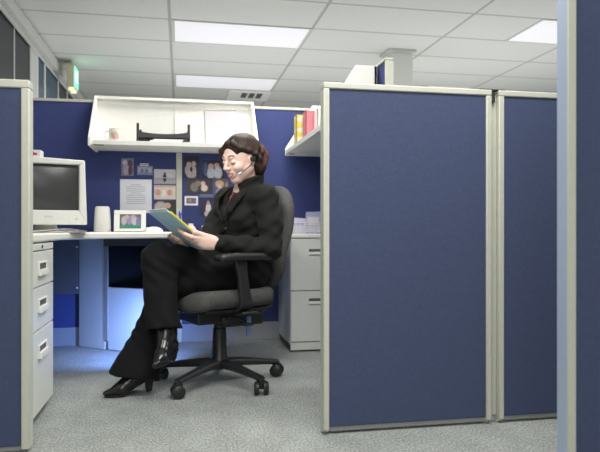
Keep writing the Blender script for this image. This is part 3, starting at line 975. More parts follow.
pinned('photo_print', -.172, -.030, 0.850, 0.948, pic_mat('print_portrait', (.05, .05, .05), [('e', .30, .5, .3, .45, (.50, .44, .42)), ('e', .62, .68, .15, .2, (.55, .38, .30)), ('e', .62, .2, .25, .3, (.06, .10, .09))]),
       'dark photo print with a pale blur, lowest left of the post', 'photo print')
pinned('photo_print', .022, .124, 1.104, 1.250, pic_mat('print_party', BK, [('e', .35, .62, .16, .12, SK), ('e', .66, .66, .14, .12, (.55, .45, .45)), ('e', .3, .35, .22, .25, (.45, .40, .46)), ('e', .62, .30, .2, .28, (.5, .42, .45)), ('e', .5, .12, .3, .12, (.5, .4, .42)), ('e', .5, .4, .08, .12, (.03, .02, .03))]),
       'dark tall photo print of a crowd, just right of the post', 'photo print')
pinned('photo_print', .150, .291, 1.105, 1.226, pic_mat('print_pair', BK, [('e', .38, .66, .13, .16, (.60, .45, .40)), ('e', .66, .7, .13, .16, (.60, .45, .40)), ('e', .38, .28, .2, .32, (.55, .56, .66)), ('e', .72, .3, .2, .35, (.60, .62, .72)), ('e', .12, .5, .1, .4, (.10, .12, .25))]),
       'dark photo print of two figures in pale shirts, nearest the face', 'photo print')
pinned('photo_print', .045, .204, 0.997, 1.098, pic_mat('print_hug', (.06, .055, .05), [('e', .3, .45, .16, .3, (.20, .18, .16)), ('e', .66, .7, .1, .16, SK), ('e', .72, .4, .14, .22, (.68, .60, .55)), ('e', .45, .7, .12, .18, (.25, .2, .16))], noise=.3),
       'wide dark photo print in the middle of the right cluster', 'photo print')
pinned('photo_print', .216, .325, 0.978, 1.104, pic_mat('print_orange', (.10, .11, .18), [('e', .42, .70, .26, .2, (.62, .36, .20)), ('e', .42, .55, .12, .12, (.66, .48, .38)), ('e', .5, .25, .3, .25, (.26, .30, .46)), ('e', .85, .4, .1, .4, (.42, .25, .15))]),
       'photo print of an orange-haired figure behind the jacket shoulder', 'photo print', y=YW - .0022)
pinned('photo_print', .028, .117, 0.919, 0.982, pic_mat('print_white_border', (.80, .80, .84), [('r', .5, .5, .36, .30, (.22, .16, .20)), ('e', .42, .55, .12, .2, (.42, .25, .22)), ('e', .62, .5, .12, .2, (.18, .16, .3))]),
       'little photo print with a wide white border', 'photo print')
pinned('photo_print', .126, .224, 0.841, 0.996, pic_mat('print_bride', (.04, .045, .09), [('e', .62, .35, .18, .28, (.66, .60, .60)), ('e', .6, .62, .09, .10, (.50, .30, .25)), ('e', .6, .15, .25, .14, (.55, .45, .45)), ('r', .5, .94, .5, .08, (.14, .18, .34))]),
       'dark blue photo print with a white dress, lowest right of the post', 'photo print')

# ================================================================== OFFICE CHAIR
CF = 204.0
CH = thing('office_chair', 'black swivel office chair with charcoal fabric seat and five casters', 'office chair', (0.19, 3.035, 0), math.radians(CF))
# star base
for a in (230, 304, 16, 87, 158):
    la = math.radians(a - CF)
    ux, uy = math.cos(la), math.sin(la)
    lg = MB()
    rings = []
    for r_, z_, w_, h_ in ((0.02, .100, .032, .026), (0.12, .096, .026, .021), (0.25, .082, .021, .016), (0.315, .074, .019, .014)):
        ring = []
        for k in range(12):
            t_ = 2 * PI * k / 12
            ring.append((ux * r_ - uy * w_ * math.cos(t_), uy * r_ + ux * w_ * math.cos(t_), z_ + h_ * math.sin(t_)))
        rings.append(ring)
    lg.ringloft(rings)
    leg = part('leg', lg, MT['black_plastic'], CH, world=False, smooth=50)
    cm = MB()
    cx, cy = ux * 0.312, uy * 0.312
    ca = la + 0.9
    wx, wy = math.cos(ca), math.sin(ca)
    for sgn in (-1, 1):
        c0 = np.array((cx + wx * 0.012 * sgn, cy + wy * 0.010 * sgn, 0.031))
        c1 = c0 + np.array((wx, wy, 0)) * 0.022 * sgn
        cm.tube([c0, c0 + (c1 - c0) * .75, c1], [0.031, 0.031, 0.026], 20)
    cm.tube([(cx, cy, 0.03), (cx, cy, 0.078)], 0.015, 12)
    cm.box((cx - .017, cy - .017, .045), (cx + .017, cy + .017, .066))
    cs = part('caster', cm, MT['black_plastic'], leg, world=False, smooth=50)
part('gas_column', MB().lathe((0, 0, 0), [(0.044, .078), (0.046, .10), (0.044, .125), (0.037, .135), (0.033, .27), (0.028, .275), (0.028, .36)], 24), MT['black_plastic'], CH, world=False)
part('tilt_mechanism', MB().box((-0.14, -0.10, .335), (0.12, 0.10, .375)).box((-0.20, -0.09, .285), (0.02, 0.09, .345)).box((-.02, -.11, .310), (.17, .11, .372)).box((0.02, -.13, .315), (0.05, .13, .345)), MT['black_plastic'], CH, world=False, bevel=0.008)
part('height_lever', MB().tube([(0.0, 0.10, .345), (-0.01, 0.20, .34), (-.015, .235, .325)], 0.006, 8).obox((-.015, .245, .318), (.022, 0, 0), (0, .018, 0), (0, 0, .005)), MT['black_plastic'], CH, world=False)
part('back_bar', MB().tube([(-0.10, 0, .335), (-0.22, 0, .335), (-0.285, 0, .37), (-0.31, 0, .47), (-.318, 0, .62)], [.018, .018, .02, .02, .016], 10), MT['black_plastic'], CH, world=False)
part('tilt_bar', MB().box((-.125, .09, .235), (-.100, .096, .33)), mat('painted_blue_reflection', (.16, .22, .42), .4), CH, world=False, smooth=0)  # bar under the seat; reflected blue light is painted into its colour

def rbox(X, Y, Z, c, r, rad):
    qx, qy, qz = np.abs(X - c[0]) - r[0] + rad, np.abs(Y - c[1]) - r[1] + rad, np.abs(Z - c[2]) - r[2] + rad
    return np.sqrt(np.maximum(qx, 0) ** 2 + np.maximum(qy, 0) ** 2 + np.maximum(qz, 0) ** 2) + np.minimum(np.maximum(qx, np.maximum(qy, qz)), 0) - rad
st = Sculpt((-.30, -.30, .34), (.30, .30, .52), .006)
def seat_f(X, Y, Z):
    zz = Z + 0.055 * np.clip((X - .12) / .13, 0, 1.4) ** 2 - 0.018 * np.clip((-X - .05) / .2, 0, 1) ** 2 - .022 * (Y / .24) ** 2
    rx = .222 - .045 * np.clip(np.abs(Y) / .25, 0, 1) ** 3
    q = np.stack(np.broadcast_arrays(X, Y, zz), 0)
    qx, qy, qz = np.abs(q[0]) - rx + .045, np.abs(q[1]) - (.235 - .02 * (X / .25) ** 2) + .045, np.abs(q[2] - .420) - .043 + .040
    return np.sqrt(np.maximum(qx, 0) ** 2 + np.maximum(qy, 0) ** 2 + np.maximum(qz, 0) ** 2) + np.minimum(np.maximum(qx, np.maximum(qy, qz)), 0) - .04
st.fn(seat_f, (-.30, -.30, .34), (.30, .30, .52))
sculpt_obj('seat', st, MT['chair_cloth'], CH, world=False)
part('seat_pan', MB().prism([(-.18, -.18), (.165, -.19), (.19, 0), (.165, .19), (-.18, .18), (-.20, 0)], 'z', .372, .386), MT['black_plastic'], CH, world=False, bevel=.004)
bk = Sculpt((-.50, -.28, .42), (-.14, .28, 1.02), .006)
def back_x(Z):
    t_ = (Z - .50) / .48
    return -.262 - .055 * t_ - .035 * np.sin(PI * np.clip(t_, 0, 1.2)) * 0 + .03 * np.exp(-((Z - .62) / .10) ** 2) - .03 * np.clip(t_ - .6, 0, 1) ** 1.5
def back_f(X, Y, Z):
    x = X - back_x(Z) - .55 * Y ** 2
    zt = np.clip((Z - .46) / .52, 0, 1)
    wy = .180 + .055 * np.sin(PI * np.clip(zt * .9 + .08, 0, 1))
    qx = np.abs(x) - .036 + .034
    qy = np.abs(Y) - wy + .034
    cz = np.abs(Z - .722) - .262 + .034
    # round outline
    rr_ = .12
    a = np.maximum(qy + rr_, 0)
    b = np.maximum(cz + rr_, 0)
    o2 = np.sqrt(a * a + b * b) + np.minimum(np.maximum(qy + rr_, cz + rr_), 0) - rr_
    return np.sqrt(np.maximum(qx, 0) ** 2 + np.maximum(o2, 0) ** 2) + np.minimum(np.maximum(qx, o2), 0) - .034
bk.fn(back_f, (-.50, -.28, .42), (-.14, .28, 1.02))
sculpt_obj('backrest', bk, MT['chair_cloth'], CH, world=False)
for s_ in (1, -1):
    y_ = .268 * s_
    am = part('arm_post', MB().ringloft([[(.025 + (x * w_) + o_, y_ + y2 * .014 - s_ * i_, z_) for x, y2 in ((-1, -1), (1, -1), (1, 1), (-1, 1))] for z_, w_, o_, i_ in ((.375, .03, -.02, .06), (.395, .03, -.02, .02), (.42, .028, -.02, 0), (.55, .024, 0.0, 0), (.622, .032, .012, 0))])
              .box((-.06, min(y_ - s_ * .10, y_), .366), (.02, max(y_ - s_ * .10, y_), .380)), MT['black_plastic'], CH, world=False, bevel=.005)
    ap = Sculpt((-.20, y_ - .07, .58), (.20, y_ + .07, .68), .004)
    ap.fn(lambda X, Y, Z: rbox(X, Y + s_ * .04 * (X - .0) ** 2 * 4 - 0 * X, Z + .25 * np.clip(X - .05, 0, 1) ** 1.5 + .1 * np.clip(-X - .08, 0, 1), (0.01, y_, .636), (.140, .042, .018), .018), (-.20, y_ - .07, .58), (.20, y_ + .07, .68))
    sculpt_obj('arm_pad', ap, MT['black_plastic'], CH, world=False)

# ================================================================== PERSON
HC = np.array((0.286, 2.958, 1.110))
HR = yawR(213, 20, -3)
def hp(x, y, z):
    return HC + HR @ np.array((x, y, z))
def hv(x, y, z):
    return HR @ np.array((x, y, z))
SHL, ELL, WRL = np.array((.398, 2.888, .905)), np.array((.415, 2.835, .668)), np.array((.172, 2.786, .697))
SHR, ELR, WRR = np.array((.238, 3.150, .905)), np.array((.135, 3.030, .700)), np.array((.070, 3.030, .690))
HIPL, HIPR = np.array((.335, 2.985, .535)), np.array((.305, 3.150, .535))
KNL, KNR = np.array((-.055, 2.975, .500)), np.array((-.100, 2.905, .618))
ANL, ANR = np.array((-.168, 2.925, .115)), np.array((-.062, 2.835, .290))

body = Sculpt((-.36, 2.62, .0), (.58, 3.34, 1.27), .0034)
# torso and limbs under the clothes
TR = yawR(211)
body.ell((.325, 3.045, .80), (.085, .130, .16), TR, .04)
body.ell((.330, 3.065, .60), (.090, .135, .12), yawR(198), .05)
body.chain([SHL, ELL, WRL], [.042, .034, .024], .02)
body.chain([SHR, ELR, WRR], [.042, .034, .024], .02)
body.cone((.318, 3.03, .86), SHL, .06, .045, .03).cone((.318, 3.03, .86), SHR, .06, .045, .03)
body.chain([HIPL, KNL, ANL], [.062, .045, .032], .02)
body.chain([HIPR, KNR, ANR], [.062, .045, .032], .02)
# neck
body.cone(hp(-.022, 0, -.055), (.316, 3.022, .925), .050, .056, .02)
body.cone((.316, 3.022, .925), (.320, 3.03, .86), .056, .070, .03)
# head
body.ell(hp(-.012, 0, .024), (.092, .073, .081), HR, .02)
body.ell(hp(.024, 0, -.034), (.062, .060, .078), HR, .02)
for s_ in (1, -1):
    body.cone(hp(.002, .047 * s_, -.055), hp(.056, .014 * s_, -.094), .020, .017, .02)
    body.ell(hp(.060, .035 * s_, -.034), (.0235, .023, .022), HR, .014)
body.ell(hp(.058, 0, -.096), (.025, .026, .020), HR, .016)
body.cone(hp(.074, -.028, .016), hp(.074, .028, .016), .012, .012, .014)
body.ell(hp(.078, 0, -.062), (.016, .030, .022), HR, .012)
for s_ in (1, -1):
    body.ell(hp(.090, .030 * s_, -.004), (.013, .014, .010), HR, .010, 'sub')
    body.ell(hp(.072, .031 * s_, -.006), (.0135, .0145, .0125), HR, .004)
body.chain([hp(.082, 0, .010), hp(.094, 0, -.010), hp(.107, 0, -.029)], [.0075, .0078, .0092], .009)
for s_ in (1, -1):
    body.ell(hp(.095, .011 * s_, -.033), (.010, .0075, .0075), HR, .006)
body.ell(hp(.092, 0, -.0645), (.014, .027, .0070), HR, .004, 'sub')
for s_ in (1, -1):
    body.ell(hp(-.006, .070 * s_, -.018), (.017, .008, .029), HR, .006)
    body.ell(hp(-.003, .079 * s_, -.016), (.009, .006, .016), HR, .004, 'sub')

# ---- hands
TLc, Wv, Lv = np.array((-.145, 2.920, .838)), np.array((.092, -.199, 0.0)), np.array((.200, .088, -.172))
Wn, Ln = Wv / np.linalg.norm(Wv), Lv / np.linalg.norm(Lv)
Nv = np.cross(Wn, Ln)          # back of the folder, towards the viewer and down
if Nv[1] > 0:
    Nv = -Nv
def fp(w, l, n=0.0):
    """point on the folder: w from far edge to near edge (0..1), l from top to bottom (0..1), n out of its back"""
    return TLc + Wv * w + Lv * l + Nv * n
# left hand (near): palm beside the near edge, four fingers along the folder's back, thumb over its front
kn = [fp(1.00, .57, .020), fp(.99, .66, .021), fp(.99, .75, .021), fp(.98, .83, .020)]
wr = WRL
body.ell((wr + sum(kn) / 4) / 2 + np.array((0, 0, .002)), (.046, .016, .034), yawR(182, 0), .014)
for i, kk in enumerate(kn):
    body.cone(wr + np.array((-.012, 0, .012 - .010 * i)), kk, .015, .0105, .010)
fl = [(.034, .026, .020), (.038, .029, .021), (.035, .027, .020), (.028, .021, .017)]
for i, kk in enumerate(kn):
    d1 = -Wn * .55 - Ln * .75 + Nv * .10
    d2 = -Wn * .75 - Ln * .55 - Nv * .05
    d3 = -Wn * .85 - Ln * .35 - Nv * .25
    p_ = kk
    rr0 = [.0100, .0090, .0082, .0072]
    for q, (dd, ln) in enumerate(zip((d1, d2, d3), fl[i])):
        e_ = p_ + dd / np.linalg.norm(dd) * ln
        body.cone(p_, e_, rr0[q] * (1 - .04 * i), rr0[q + 1] * (1 - .04 * i), .003)
        p_ = e_
th0 = wr + np.array((-.022, .004, .018))
body.chain([th0, fp(1.04, .56, -.004), fp(.99, .50, -.014), fp(.92, .47, -.013)], [.014, .0115, .0105, .008], .005)
# right hand (far): holds the far edge, finger tips show below the folder
kr = [fp(-.10, .66, .018), fp(-.10, .74, .020), fp(-.10, .82, .020), fp(-.09, .90, .018)]
body.ell((WRR + sum(kr) / 4) / 2, (.044, .018, .034), yawR(195), .014)
for i, kk in enumerate(kr):
    body.cone(WRR + np.array((-.008, 0, .010 - .008 * i)), kk, .015, .0105, .010)
    p_ = kk
    rr0 = [.0100, .0090, .0082, .0072]
    for q, ln in enumerate(fl[i]):
        dd = (Wn * .45 - Ln * .75 + Nv * .25, Wn * .75 - Ln * .45 + Nv * .0, Wn * .9 - Ln * .25 - Nv * .2)[q]
        e_ = p_ + dd / np.linalg.norm(dd) * ln
        body.cone(p_, e_, rr0[q], rr0[q + 1], .003)
        p_ = e_
body.chain([WRR + np.array((-.012, 0, .016)), fp(-.08, .60, -.006), fp(-.02, .55, -.014), fp(.05, .52, -.013)], [.014, .0115, .0105, .008], .005)

BASE = (0.25, 3.05, 0.0)
V_, Q_ = body.mesh()
PER = link_mesh('person', V_ - np.array(BASE), Q_, MT['skin'], None, smooth=180)
PER.location = BASE
tag(PER, 'smiling person in black trouser suit seated cross-legged reading a folder', 'person')
del body

def curve_pts(f, n=9):
    return [f(i / (n - 1)) for i in range(n)]
# face details as children
for s_ in (1, -1):
    part('eyebrow', MB().tube(curve_pts(lambda t: hp(.0855 - .013 * t ** 1.5, s_ * (.013 + .035 * t), .0165 + .009 * math.sin(PI * (t * .8 + .05)))), [.0018, .003, .0034, .0034, .0033, .003, .0026, .002, .0012], 8), MT['brow'], PER)
    part('eyelash', MB().tube(curve_pts(lambda t: hp(.0845 - .012 * (2 * abs(t - .45)) ** 2 * .6, s_ * (.0185 + .0265 * t), -.0105 - .0025 * math.sin(PI * t))), [.0008, .0014, .0018, .002, .002, .002, .002, .0018, .001], 6), MT['brow'], PER)
lp = MB()
lp.tube(curve_pts(lambda t: hp(.0945 - .0185 * (2 * t - 1) ** 2, -.033 + .066 * t, -.0590 + .0105 * (2 * t - 1) ** 2), 13), [.001, .0016, .0022, .0026, .0029, .0030, .0028, .0030, .0029, .0026, .0022, .0016, .001], 8)
lp.tube(curve_pts(lambda t: hp(.0930 - .017 * (2 * t - 1) ** 2, -.033 + .066 * t, -.0745 + .0260 * (2 * t - 1) ** 2), 13), [.001, .0017, .0025, .0032, .0036, .0039, .004, .0039, .0036, .0032, .0025, .0017, .001], 8)
part('lips', lp, MT['lips'], PER, smooth=180)
tt = MB()
rows = [[hp(.0915 - .017 * ((i - 6) / 6) ** 2 + dx, -.0276 + .0046 * i, z + .0115 * ((i - 6) / 6) ** 2) for i in range(13)] for dx, z in ((0, -.0600), (.001, -.0650), (0, -.0715))]
tt.v = [tuple(p) for r in rows for p in r]
tt.f = [(j * 13 + i, j * 13 + i + 1, (j + 1) * 13 + i + 1, (j + 1) * 13 + i) for j in range(2) for i in range(12)]
part('teeth', tt, MT['teeth'], PER, smooth=180)

# hair: wavy bob, tucked behind the near ear
hs = Sculpt(HC - .22, HC + .20, .0034)
hs.ell(hp(-.017, 0, .028), (.097, .078, .083), HR, .01)
hs.ell(hp(-.062, 0, -.005), (.062, .076, .080), HR, .03)
hs.ell(hp(-.068, .006, -.060), (.044, .062, .050), HR, .03)
hs.ell(hp(-.112, .020, -.018), (.024, .046, .040), HR, .03)
hs.ell(hp(-.062, .058, -.070), (.030, .024, .042), HR, .02)
hs.ell(hp(.030, -.070, .010), (.040, .016, .050), HR, .02)
hs.ell(hp(.010, -.074, -.050), (.038, .016, .050), HR, .02)
# cut the face and the near ear free
hs.ell(hp(.116, .012, -.040), (.078, .072, .116), HR, .008, 'sub')
hs.ell(hp(.070, .085, -.040), (.078, .046, .088), HR, .008, 'sub')
hs.ell(hp(-.003, .094, -.018), (.021, .032, .034), HR, .008, 'sub')
# forelock sweeping over the far temple, side sweep tucked behind the near ear
hs.chain([hp(.020, .018, .098), hp(.060, .000, .084), hp(.079, -.036, .052), hp(.070, -.060, .005)], [.008, .008, .009, .007], .012)
hs.chain([hp(.020, .020, .098), hp(.056, .034, .080), hp(.036, .062, .050), hp(-.002, .076, .026), hp(-.032, .080, .000), hp(-.052, .078, -.030)], [.008, .008, .008, .009, .010, .012], .012)
HRi = HR.T
def strand(X, Y, Z):
    x, y, z = X - HC[0], Y - HC[1], Z - HC[2]
    a = HRi[0, 0] * x + HRi[0, 1] * y + HRi[0, 2] * z
    b = HRi[1, 0] * x + HRi[1, 1] * y + HRi[1, 2] * z
    c = HRi[2, 0] * x + HRi[2, 1] * y + HRi[2, 2] * z
    w = np.clip((.09 - c) / .12, 0, 1)
    return (.0030 * np.sin(90 * a + 60 * c + 2 * np.sin(45 * c)) + .0022 * np.sin(110 * b + 60 * c) + .0012 * np.sin(260 * a - 90 * c)) * (.15 + .85 * w) * np.clip((.035 - a) / .07, .12, 1)
hs.warp(strand)
ho = sculpt_obj('hair', hs, [MT['hair'], MT['hair_tip']], PER)
# the ends at the back are auburn
cen = np.array([p.center for p in ho.data.polygons]) + np.array(BASE) - HC
loc = cen @ HR
ho.data.polygons.foreach_set('material_index', ((loc[:, 0] < -.078 + .012 * np.sin(loc[:, 2] * 90)) & (loc[:, 2] < .035)).astype(np.int32))

# jacket
dl = (WRL - ELL) / np.linalg.norm(WRL - ELL)
jk = Sculpt((.02, 2.68, .46), (.60, 3.32, 1.03), .0038)
jk.ell((.325, 3.045, .800), (.112, .160, .185), TR, .03)
jk.ell((.333, 3.062, .665), (.108, .142, .150), yawR(205), .05)
jk.ell((.333, 3.062, .560), (.125, .170, .090), yawR(198), .05)
for s_ in (1, -1):
    q_ = np.array((.325, 3.045, .815)) + TR @ np.array((.085, .068 * s_, 0))
    jk.ell(q_, (.048, .055, .055), TR, .04)
jk.cone((.318, 3.030, .890), SHL + np.array((0, 0, .012)), .075, .056, .03)
jk.cone((.318, 3.030, .890), SHR + np.array((0, 0, .012)), .075, .056, .03)
jk.chain([SHL, (SHL + ELL) / 2 + np.array((.012, -.006, 0)), ELL], [.060, .054, .052], .03)
jk.chain([ELL, (ELL + WRL) / 2, WRL + dl * .03], [.052, .046, .035], .02)
jk.chain([SHR, (SHR + ELR) / 2, ELR], [.060, .054, .052], .03)
jk.chain([ELR, (ELR + WRR) / 2, WRR], [.050, .045, .037], .02)
jk.cone((.324, 3.032, .905), hp(-.034, 0, -.080), .086, .071, .025)
# wrists end in clean cuffs
dr = (WRR - ELR) / np.linalg.norm(WRR - ELR)
def cuff(c, d):
    def f(X, Y, Z):
        x, y, z = X - c[0], Y - c[1], Z - c[2]
        return np.maximum(-(x * d[0] + y * d[1] + z * d[2]), np.sqrt(x * x + y * y + z * z) - .062)
    jk.fn(f, c - .07, c + .07, 0.003, 'sub')
    jk.cone(c - d * .018, c + d * .05, .026, .026, .003, 'sub')
cuff(WRL + dl * .018, dl)
cuff(WRR + dr * .004, dr)
# neck opening and V at the front
NB, NT = np.array((.324, 3.032, .905)), hp(-.034, 0, -.084)
na = (NT - NB) / np.linalg.norm(NT - NB) + np.array((-.25, -.12, 0))
na /= np.linalg.norm(na)
jk.fn(lambda X, Y, Z: np.maximum(-((X - NT[0]) * na[0] + (Y - NT[1]) * na[1] + (Z - NT[2]) * na[2]) - .012, np.sqrt((X - NT[0]) ** 2 + (Y - NT[1]) ** 2 + (Z - NT[2]) ** 2) - .11), NT - .12, NT + .12, .004, 'sub')
jk.cone((.318, 3.024, .90), hp(-.024, 0, -.03), .052, .058, .004, 'sub')
def vf(X, Y, Z):
    x, y, z = X - .325, Y - 3.045, Z - .80
    a = TR[0, 0] * x + TR[1, 0] * y
    b = TR[0, 1] * x + TR[1, 1] * y
    w = np.clip((z - .010) * .46, -.05, .052)
    return np.maximum(np.maximum(np.abs(b + .006) - w, .030 - a), -z + .0)
jk.fn(vf, (.10, 2.80, .78), (.45, 3.2, 1.02), 0.010, 'sub')
def folds(X, Y, Z):
    g = .0024 * np.sin(85 * Z + 30 * X + 2.5 * np.sin(26 * Y + 18 * X)) * np.clip((.86 - Z) / .1, .15, 1)
    return g + .0022 * np.sin(60 * X - 95 * Z + 40 * Y)
jk.warp(folds)
JK = sculpt_obj('jacket', jk, MT['suit'], PER)

# lapels and collar lie over the jacket
def jp(a, b, z):
    v = np.array((.325, 3.045, .80)) + TR @ np.array((a, b, 0))
    v[2] = z
    return v
for s_ in (1, -1):
    lpq = Sculpt((.10, 2.78, .72), (.50, 3.26, 1.0), .004)
    pts = [jp(.137, .012 * s_, .800), jp(.146, .056 * s_, .855), jp(.122, .078 * s_, .905), jp(.058, .080 * s_, .955), jp(-.015, .072 * s_, .985)]
    lpq.chain(pts, [.007, .020, .023, .018, .015], .01, flat=(TR @ np.array((.9, .35 * s_, .3)), 2.4))
    sculpt_obj('lapel', lpq, MT['suit'], JK)
col = MB().tube([jp(-.02, .066, .985), jp(-.056, .04, .992), jp(-.066, 0, .994), jp(-.056, -.04, .992), jp(-.02, -.066, .985)], [.014, .016, .017, .016, .014], 10)
part('collar', col, MT['suit'], JK, smooth=180)
for z_ in (.70, .76):
    part('button', MB().sphere(jp(.135 if z_ > .73 else .127, .012, z_), .0075, 12, 8), MT['black_plastic'], JK)

# blouse in the V
sb = Sculpt((.15, 2.84, .70), (.48, 3.22, 1.0), .004)
sb.ell((.325, 3.045, .81), (.098, .135, .15), TR, .02)
sb.cone((.316, 3.026, .87), (.318, 3.010, .925), .088, .066, .02)
sb.cone((.318, 3.015, .920), hp(0, 0, -.03), .050, .080, .004, 'sub')
sb.cone(jp(.13, 0, .925), jp(.10, 0, 1.0), .016, .042, .006, 'sub')
sculpt_obj('blouse', sb, MT['shirt'], PER)

# trousers
tr = Sculpt((-.36, 2.66, .04), (.54, 3.34, .72), .0045)
HEML, HEMR = np.array((-.212, 2.905, .075)), np.array((-.074, 2.832, .308))
sidl = np.array((0.10, 1.0, 0.0))
dR = HEMR - KNR
uR = dR / np.linalg.norm(dR)
tr.chain([KNR, KNR * .5 + HEMR * .5, HEMR], [.076, .072, .080], .02)
def cutR(X, Y, Z):
    return (HEMR[0] - X) * uR[0] + (HEMR[1] - Y) * uR[1] + (HEMR[2] - Z) * uR[2] + .002
tr.fn(cutR, HEMR - .14, HEMR + .14, 0.0, 'sub')
tr.cone(HEMR + uR * .02, HEMR - uR * .03, .064, .058, 0, 'sub')
tr.ell((.325, 3.065, .570), (.125, .165, .100), yawR(198), .04)
tr.chain([HIPL, (HIPL + KNL) / 2 + np.array((0, 0, .004)), KNL], [.092, .085, .070], .03)
tr.chain([HIPR, (HIPR + KNR) / 2 + np.array((0, 0, .010)), KNR], [.092, .084, .076], .03)
tr.chain([KNL, KNL * .45 + HEML * .55, HEML], [.070, .078, .112], .012, flat=(sidl, 1.25))
def under(X, Y, Z):
    # hem of the planted leg dips to the back
    return np.maximum(Z - (.088 - .16 * (X + .21)), X + .02)
tr.fn(under, (-.36, 2.66, .02), (.02, 3.34, .20), 0.0, 'sub')
# hollow the hems a little
tr.cone(HEML + np.array((.0, 0, -.02)), HEML + np.array((0.01, 0, .04)), .090, .066, 0, 'sub', flat=(sidl, 1.25))
tr.cone(HEMR + uR * .02, HEMR - uR * .03, .064, .058, 0, 'sub')
def tfolds(X, Y, Z):
    return .0028 * np.sin(70 * X + 50 * Z + 3 * np.sin(22 * Z)) * np.clip((Z - .1) / .2, 0, 1) + .0025 * np.sin(55 * X - 20 * Z + 30 * Y)
tr.warp(tfolds)
sculpt_obj('trousers', tr, MT['trousers'], PER)

# boots
def boot(ank, heel, ball, toe, up, name='boot', heel_h=.065, leg=None):
    """ank above; heel/ball/toe are points on the sole line (heel = where the sole meets the heel block)"""
    ank, heel, ball, toe, up = (np.array(q, float) for q in (ank, heel, ball, toe, up))
    up = up / np.linalg.norm(up)
    lo = np.minimum.reduce([ank, heel, ball, toe]) - .07
    hi = np.maximum.reduce([ank, heel, ball, toe]) + .13
    s = Sculpt(lo, hi, .0035)
    s.cone(ank + (up if leg is None else np.array(leg)) * .075, ank, .050, .042, .02)
    s.cone(ank, heel + up * .030, .040, .031, .02)
    s.cone(ank, ball + up * .026, .038, .030, .03)
    s.cone(heel + up * .028, ball + up * .022, .028, .030, .02)
    s.cone(ball + up * .022, toe + up * .014, .031, .012, .02)
    o = sculpt_obj(name, s, MT['black_gloss'], PER)
    fwd = (toe - heel)
    fwd /= np.linalg.norm(fwd)
    side = np.cross(up, fwd)
    side /= np.linalg.norm(side)
    so = MB()
    pts = [(heel - fwd * .030, .020), (heel - fwd * .012, .028), (heel * .5 + ball * .5, .024), (ball, .036), (ball * .5 + toe * .5, .030), (toe + fwd * .004, .008)]
    rings = [[p + side * w + up * .006, p - side * w + up * .006, p - side * w * .95 - up * .002, p + side * w * .95 - up * .002] for p, w in pts]
    so.ringloft(rings)
    part('sole', so, MT['sole'], o, smooth=0)
    hb = MB()
    hc = heel - fwd * .006
    rings = [[hc + upo + side * w + fwd * l, hc + upo + side * w - fwd * l2, hc + upo - side * w - fwd * l2, hc + upo - side * w + fwd * l] for upo, w, l, l2 in ((up * .0, .026, .024, .024), (-up * heel_h * .4, .019, .014, .018), (-up * (heel_h - .004), .015, .010, .014))]
    hb.ringloft(rings)
    part('heel', hb, MT['sole'], o, smooth=0, bevel=.002)
    return o
boot(ANL + np.array((-.01, -.01, .01)), (-.150, 2.912, .068), (-.262, 2.880, .008), (-.330, 2.860, .006), (0.0, 0, 1), heel_h=.066)
upd = np.array((0, 0, 1.0))
fd = np.array((-.36, -.88, -.10))
fd /= np.linalg.norm(fd)
upd = upd - fd * (upd @ fd)
upd /= np.linalg.norm(upd)
hl = ANR + np.array((.022, .022, -.088))
boot(ANR + np.array((0, -.002, 0)), hl, hl + fd * .115 - upd * .022, hl + fd * .180 - upd * .020, upd, heel_h=.050, leg=-uR)

# ---- headset
hd = thing('headset', 'black telephone headset with thin boom microphone on the person\'s ear', 'headset', tuple(hp(-.004, .084, -.012)))
em = MB().tube([hp(-.004, .078, -.014), hp(-.004, .090, -.014), hp(-.004, .096, -.014)], [.0125, .0125, .009], 20)
part('earpiece', em, MT['black_plastic'], hd)
part('ear_hook', MB().tube(curve_pts(lambda t: hp(-.006 - .021 * math.sin(PI * t * 1.05), .083, .016 - .048 * t + .004), 9), .0028, 8), MT['black_plastic'], hd)
part('boom', MB().tube([hp(.004, .092, -.022), hp(.022, .084, -.040), hp(.045, .066, -.055), hp(.064, .052, -.063)], .0023, 8), MT['black_plastic'], hd)
part('microphone', MB().tube([hp(.060, .055, -.061), hp(.070, .048, -.066), hp(.076, .044, -.068)], [.004, .0048, .003], 10), MT['paper_grey'], hd)

# ---- folder in the hands
fo = thing('folder', 'pale teal folder with a yellow pad inside held open in both hands', 'folder', tuple(fp(.5, .5)))
cv = MB().obox(fp(.5, .5, .0012), Wv / 2, Lv / 2, Nv * .0012)
part('cover', cv, MT['teal'], fo, smooth=0)
part('yellow_pad', MB().obox(fp(.55, .515, -.0035), Wv * .485, Lv * .475, Nv * .003), MT['yellow'], fo, smooth=0)
part('paper', MB().obox(fp(.46, .46, -.0078), Wv * .45, Lv * .49, Nv * .001), MT['paper'], fo, smooth=0)
pn0, pn1 = fp(.90, .26, -.016), np.array((.000, 2.800, .838))
pdv = (pn1 - pn0) / np.linalg.norm(pn1 - pn0)
pn = thing('pen', 'bright blue pen sticking up behind the yellow edge of the folder', 'pen', tuple(pn0))
part('barrel', MB().tube([pn0, pn0 + (pn1 - pn0) * .5], [.004, .005], 12), MT['blue_plastic'], pn)
part('cap', MB().tube([pn0 + (pn1 - pn0) * .5, pn1 - pdv * .006, pn1], [.0072, .0072, .005], 12), MT['blue_plastic'], pn)

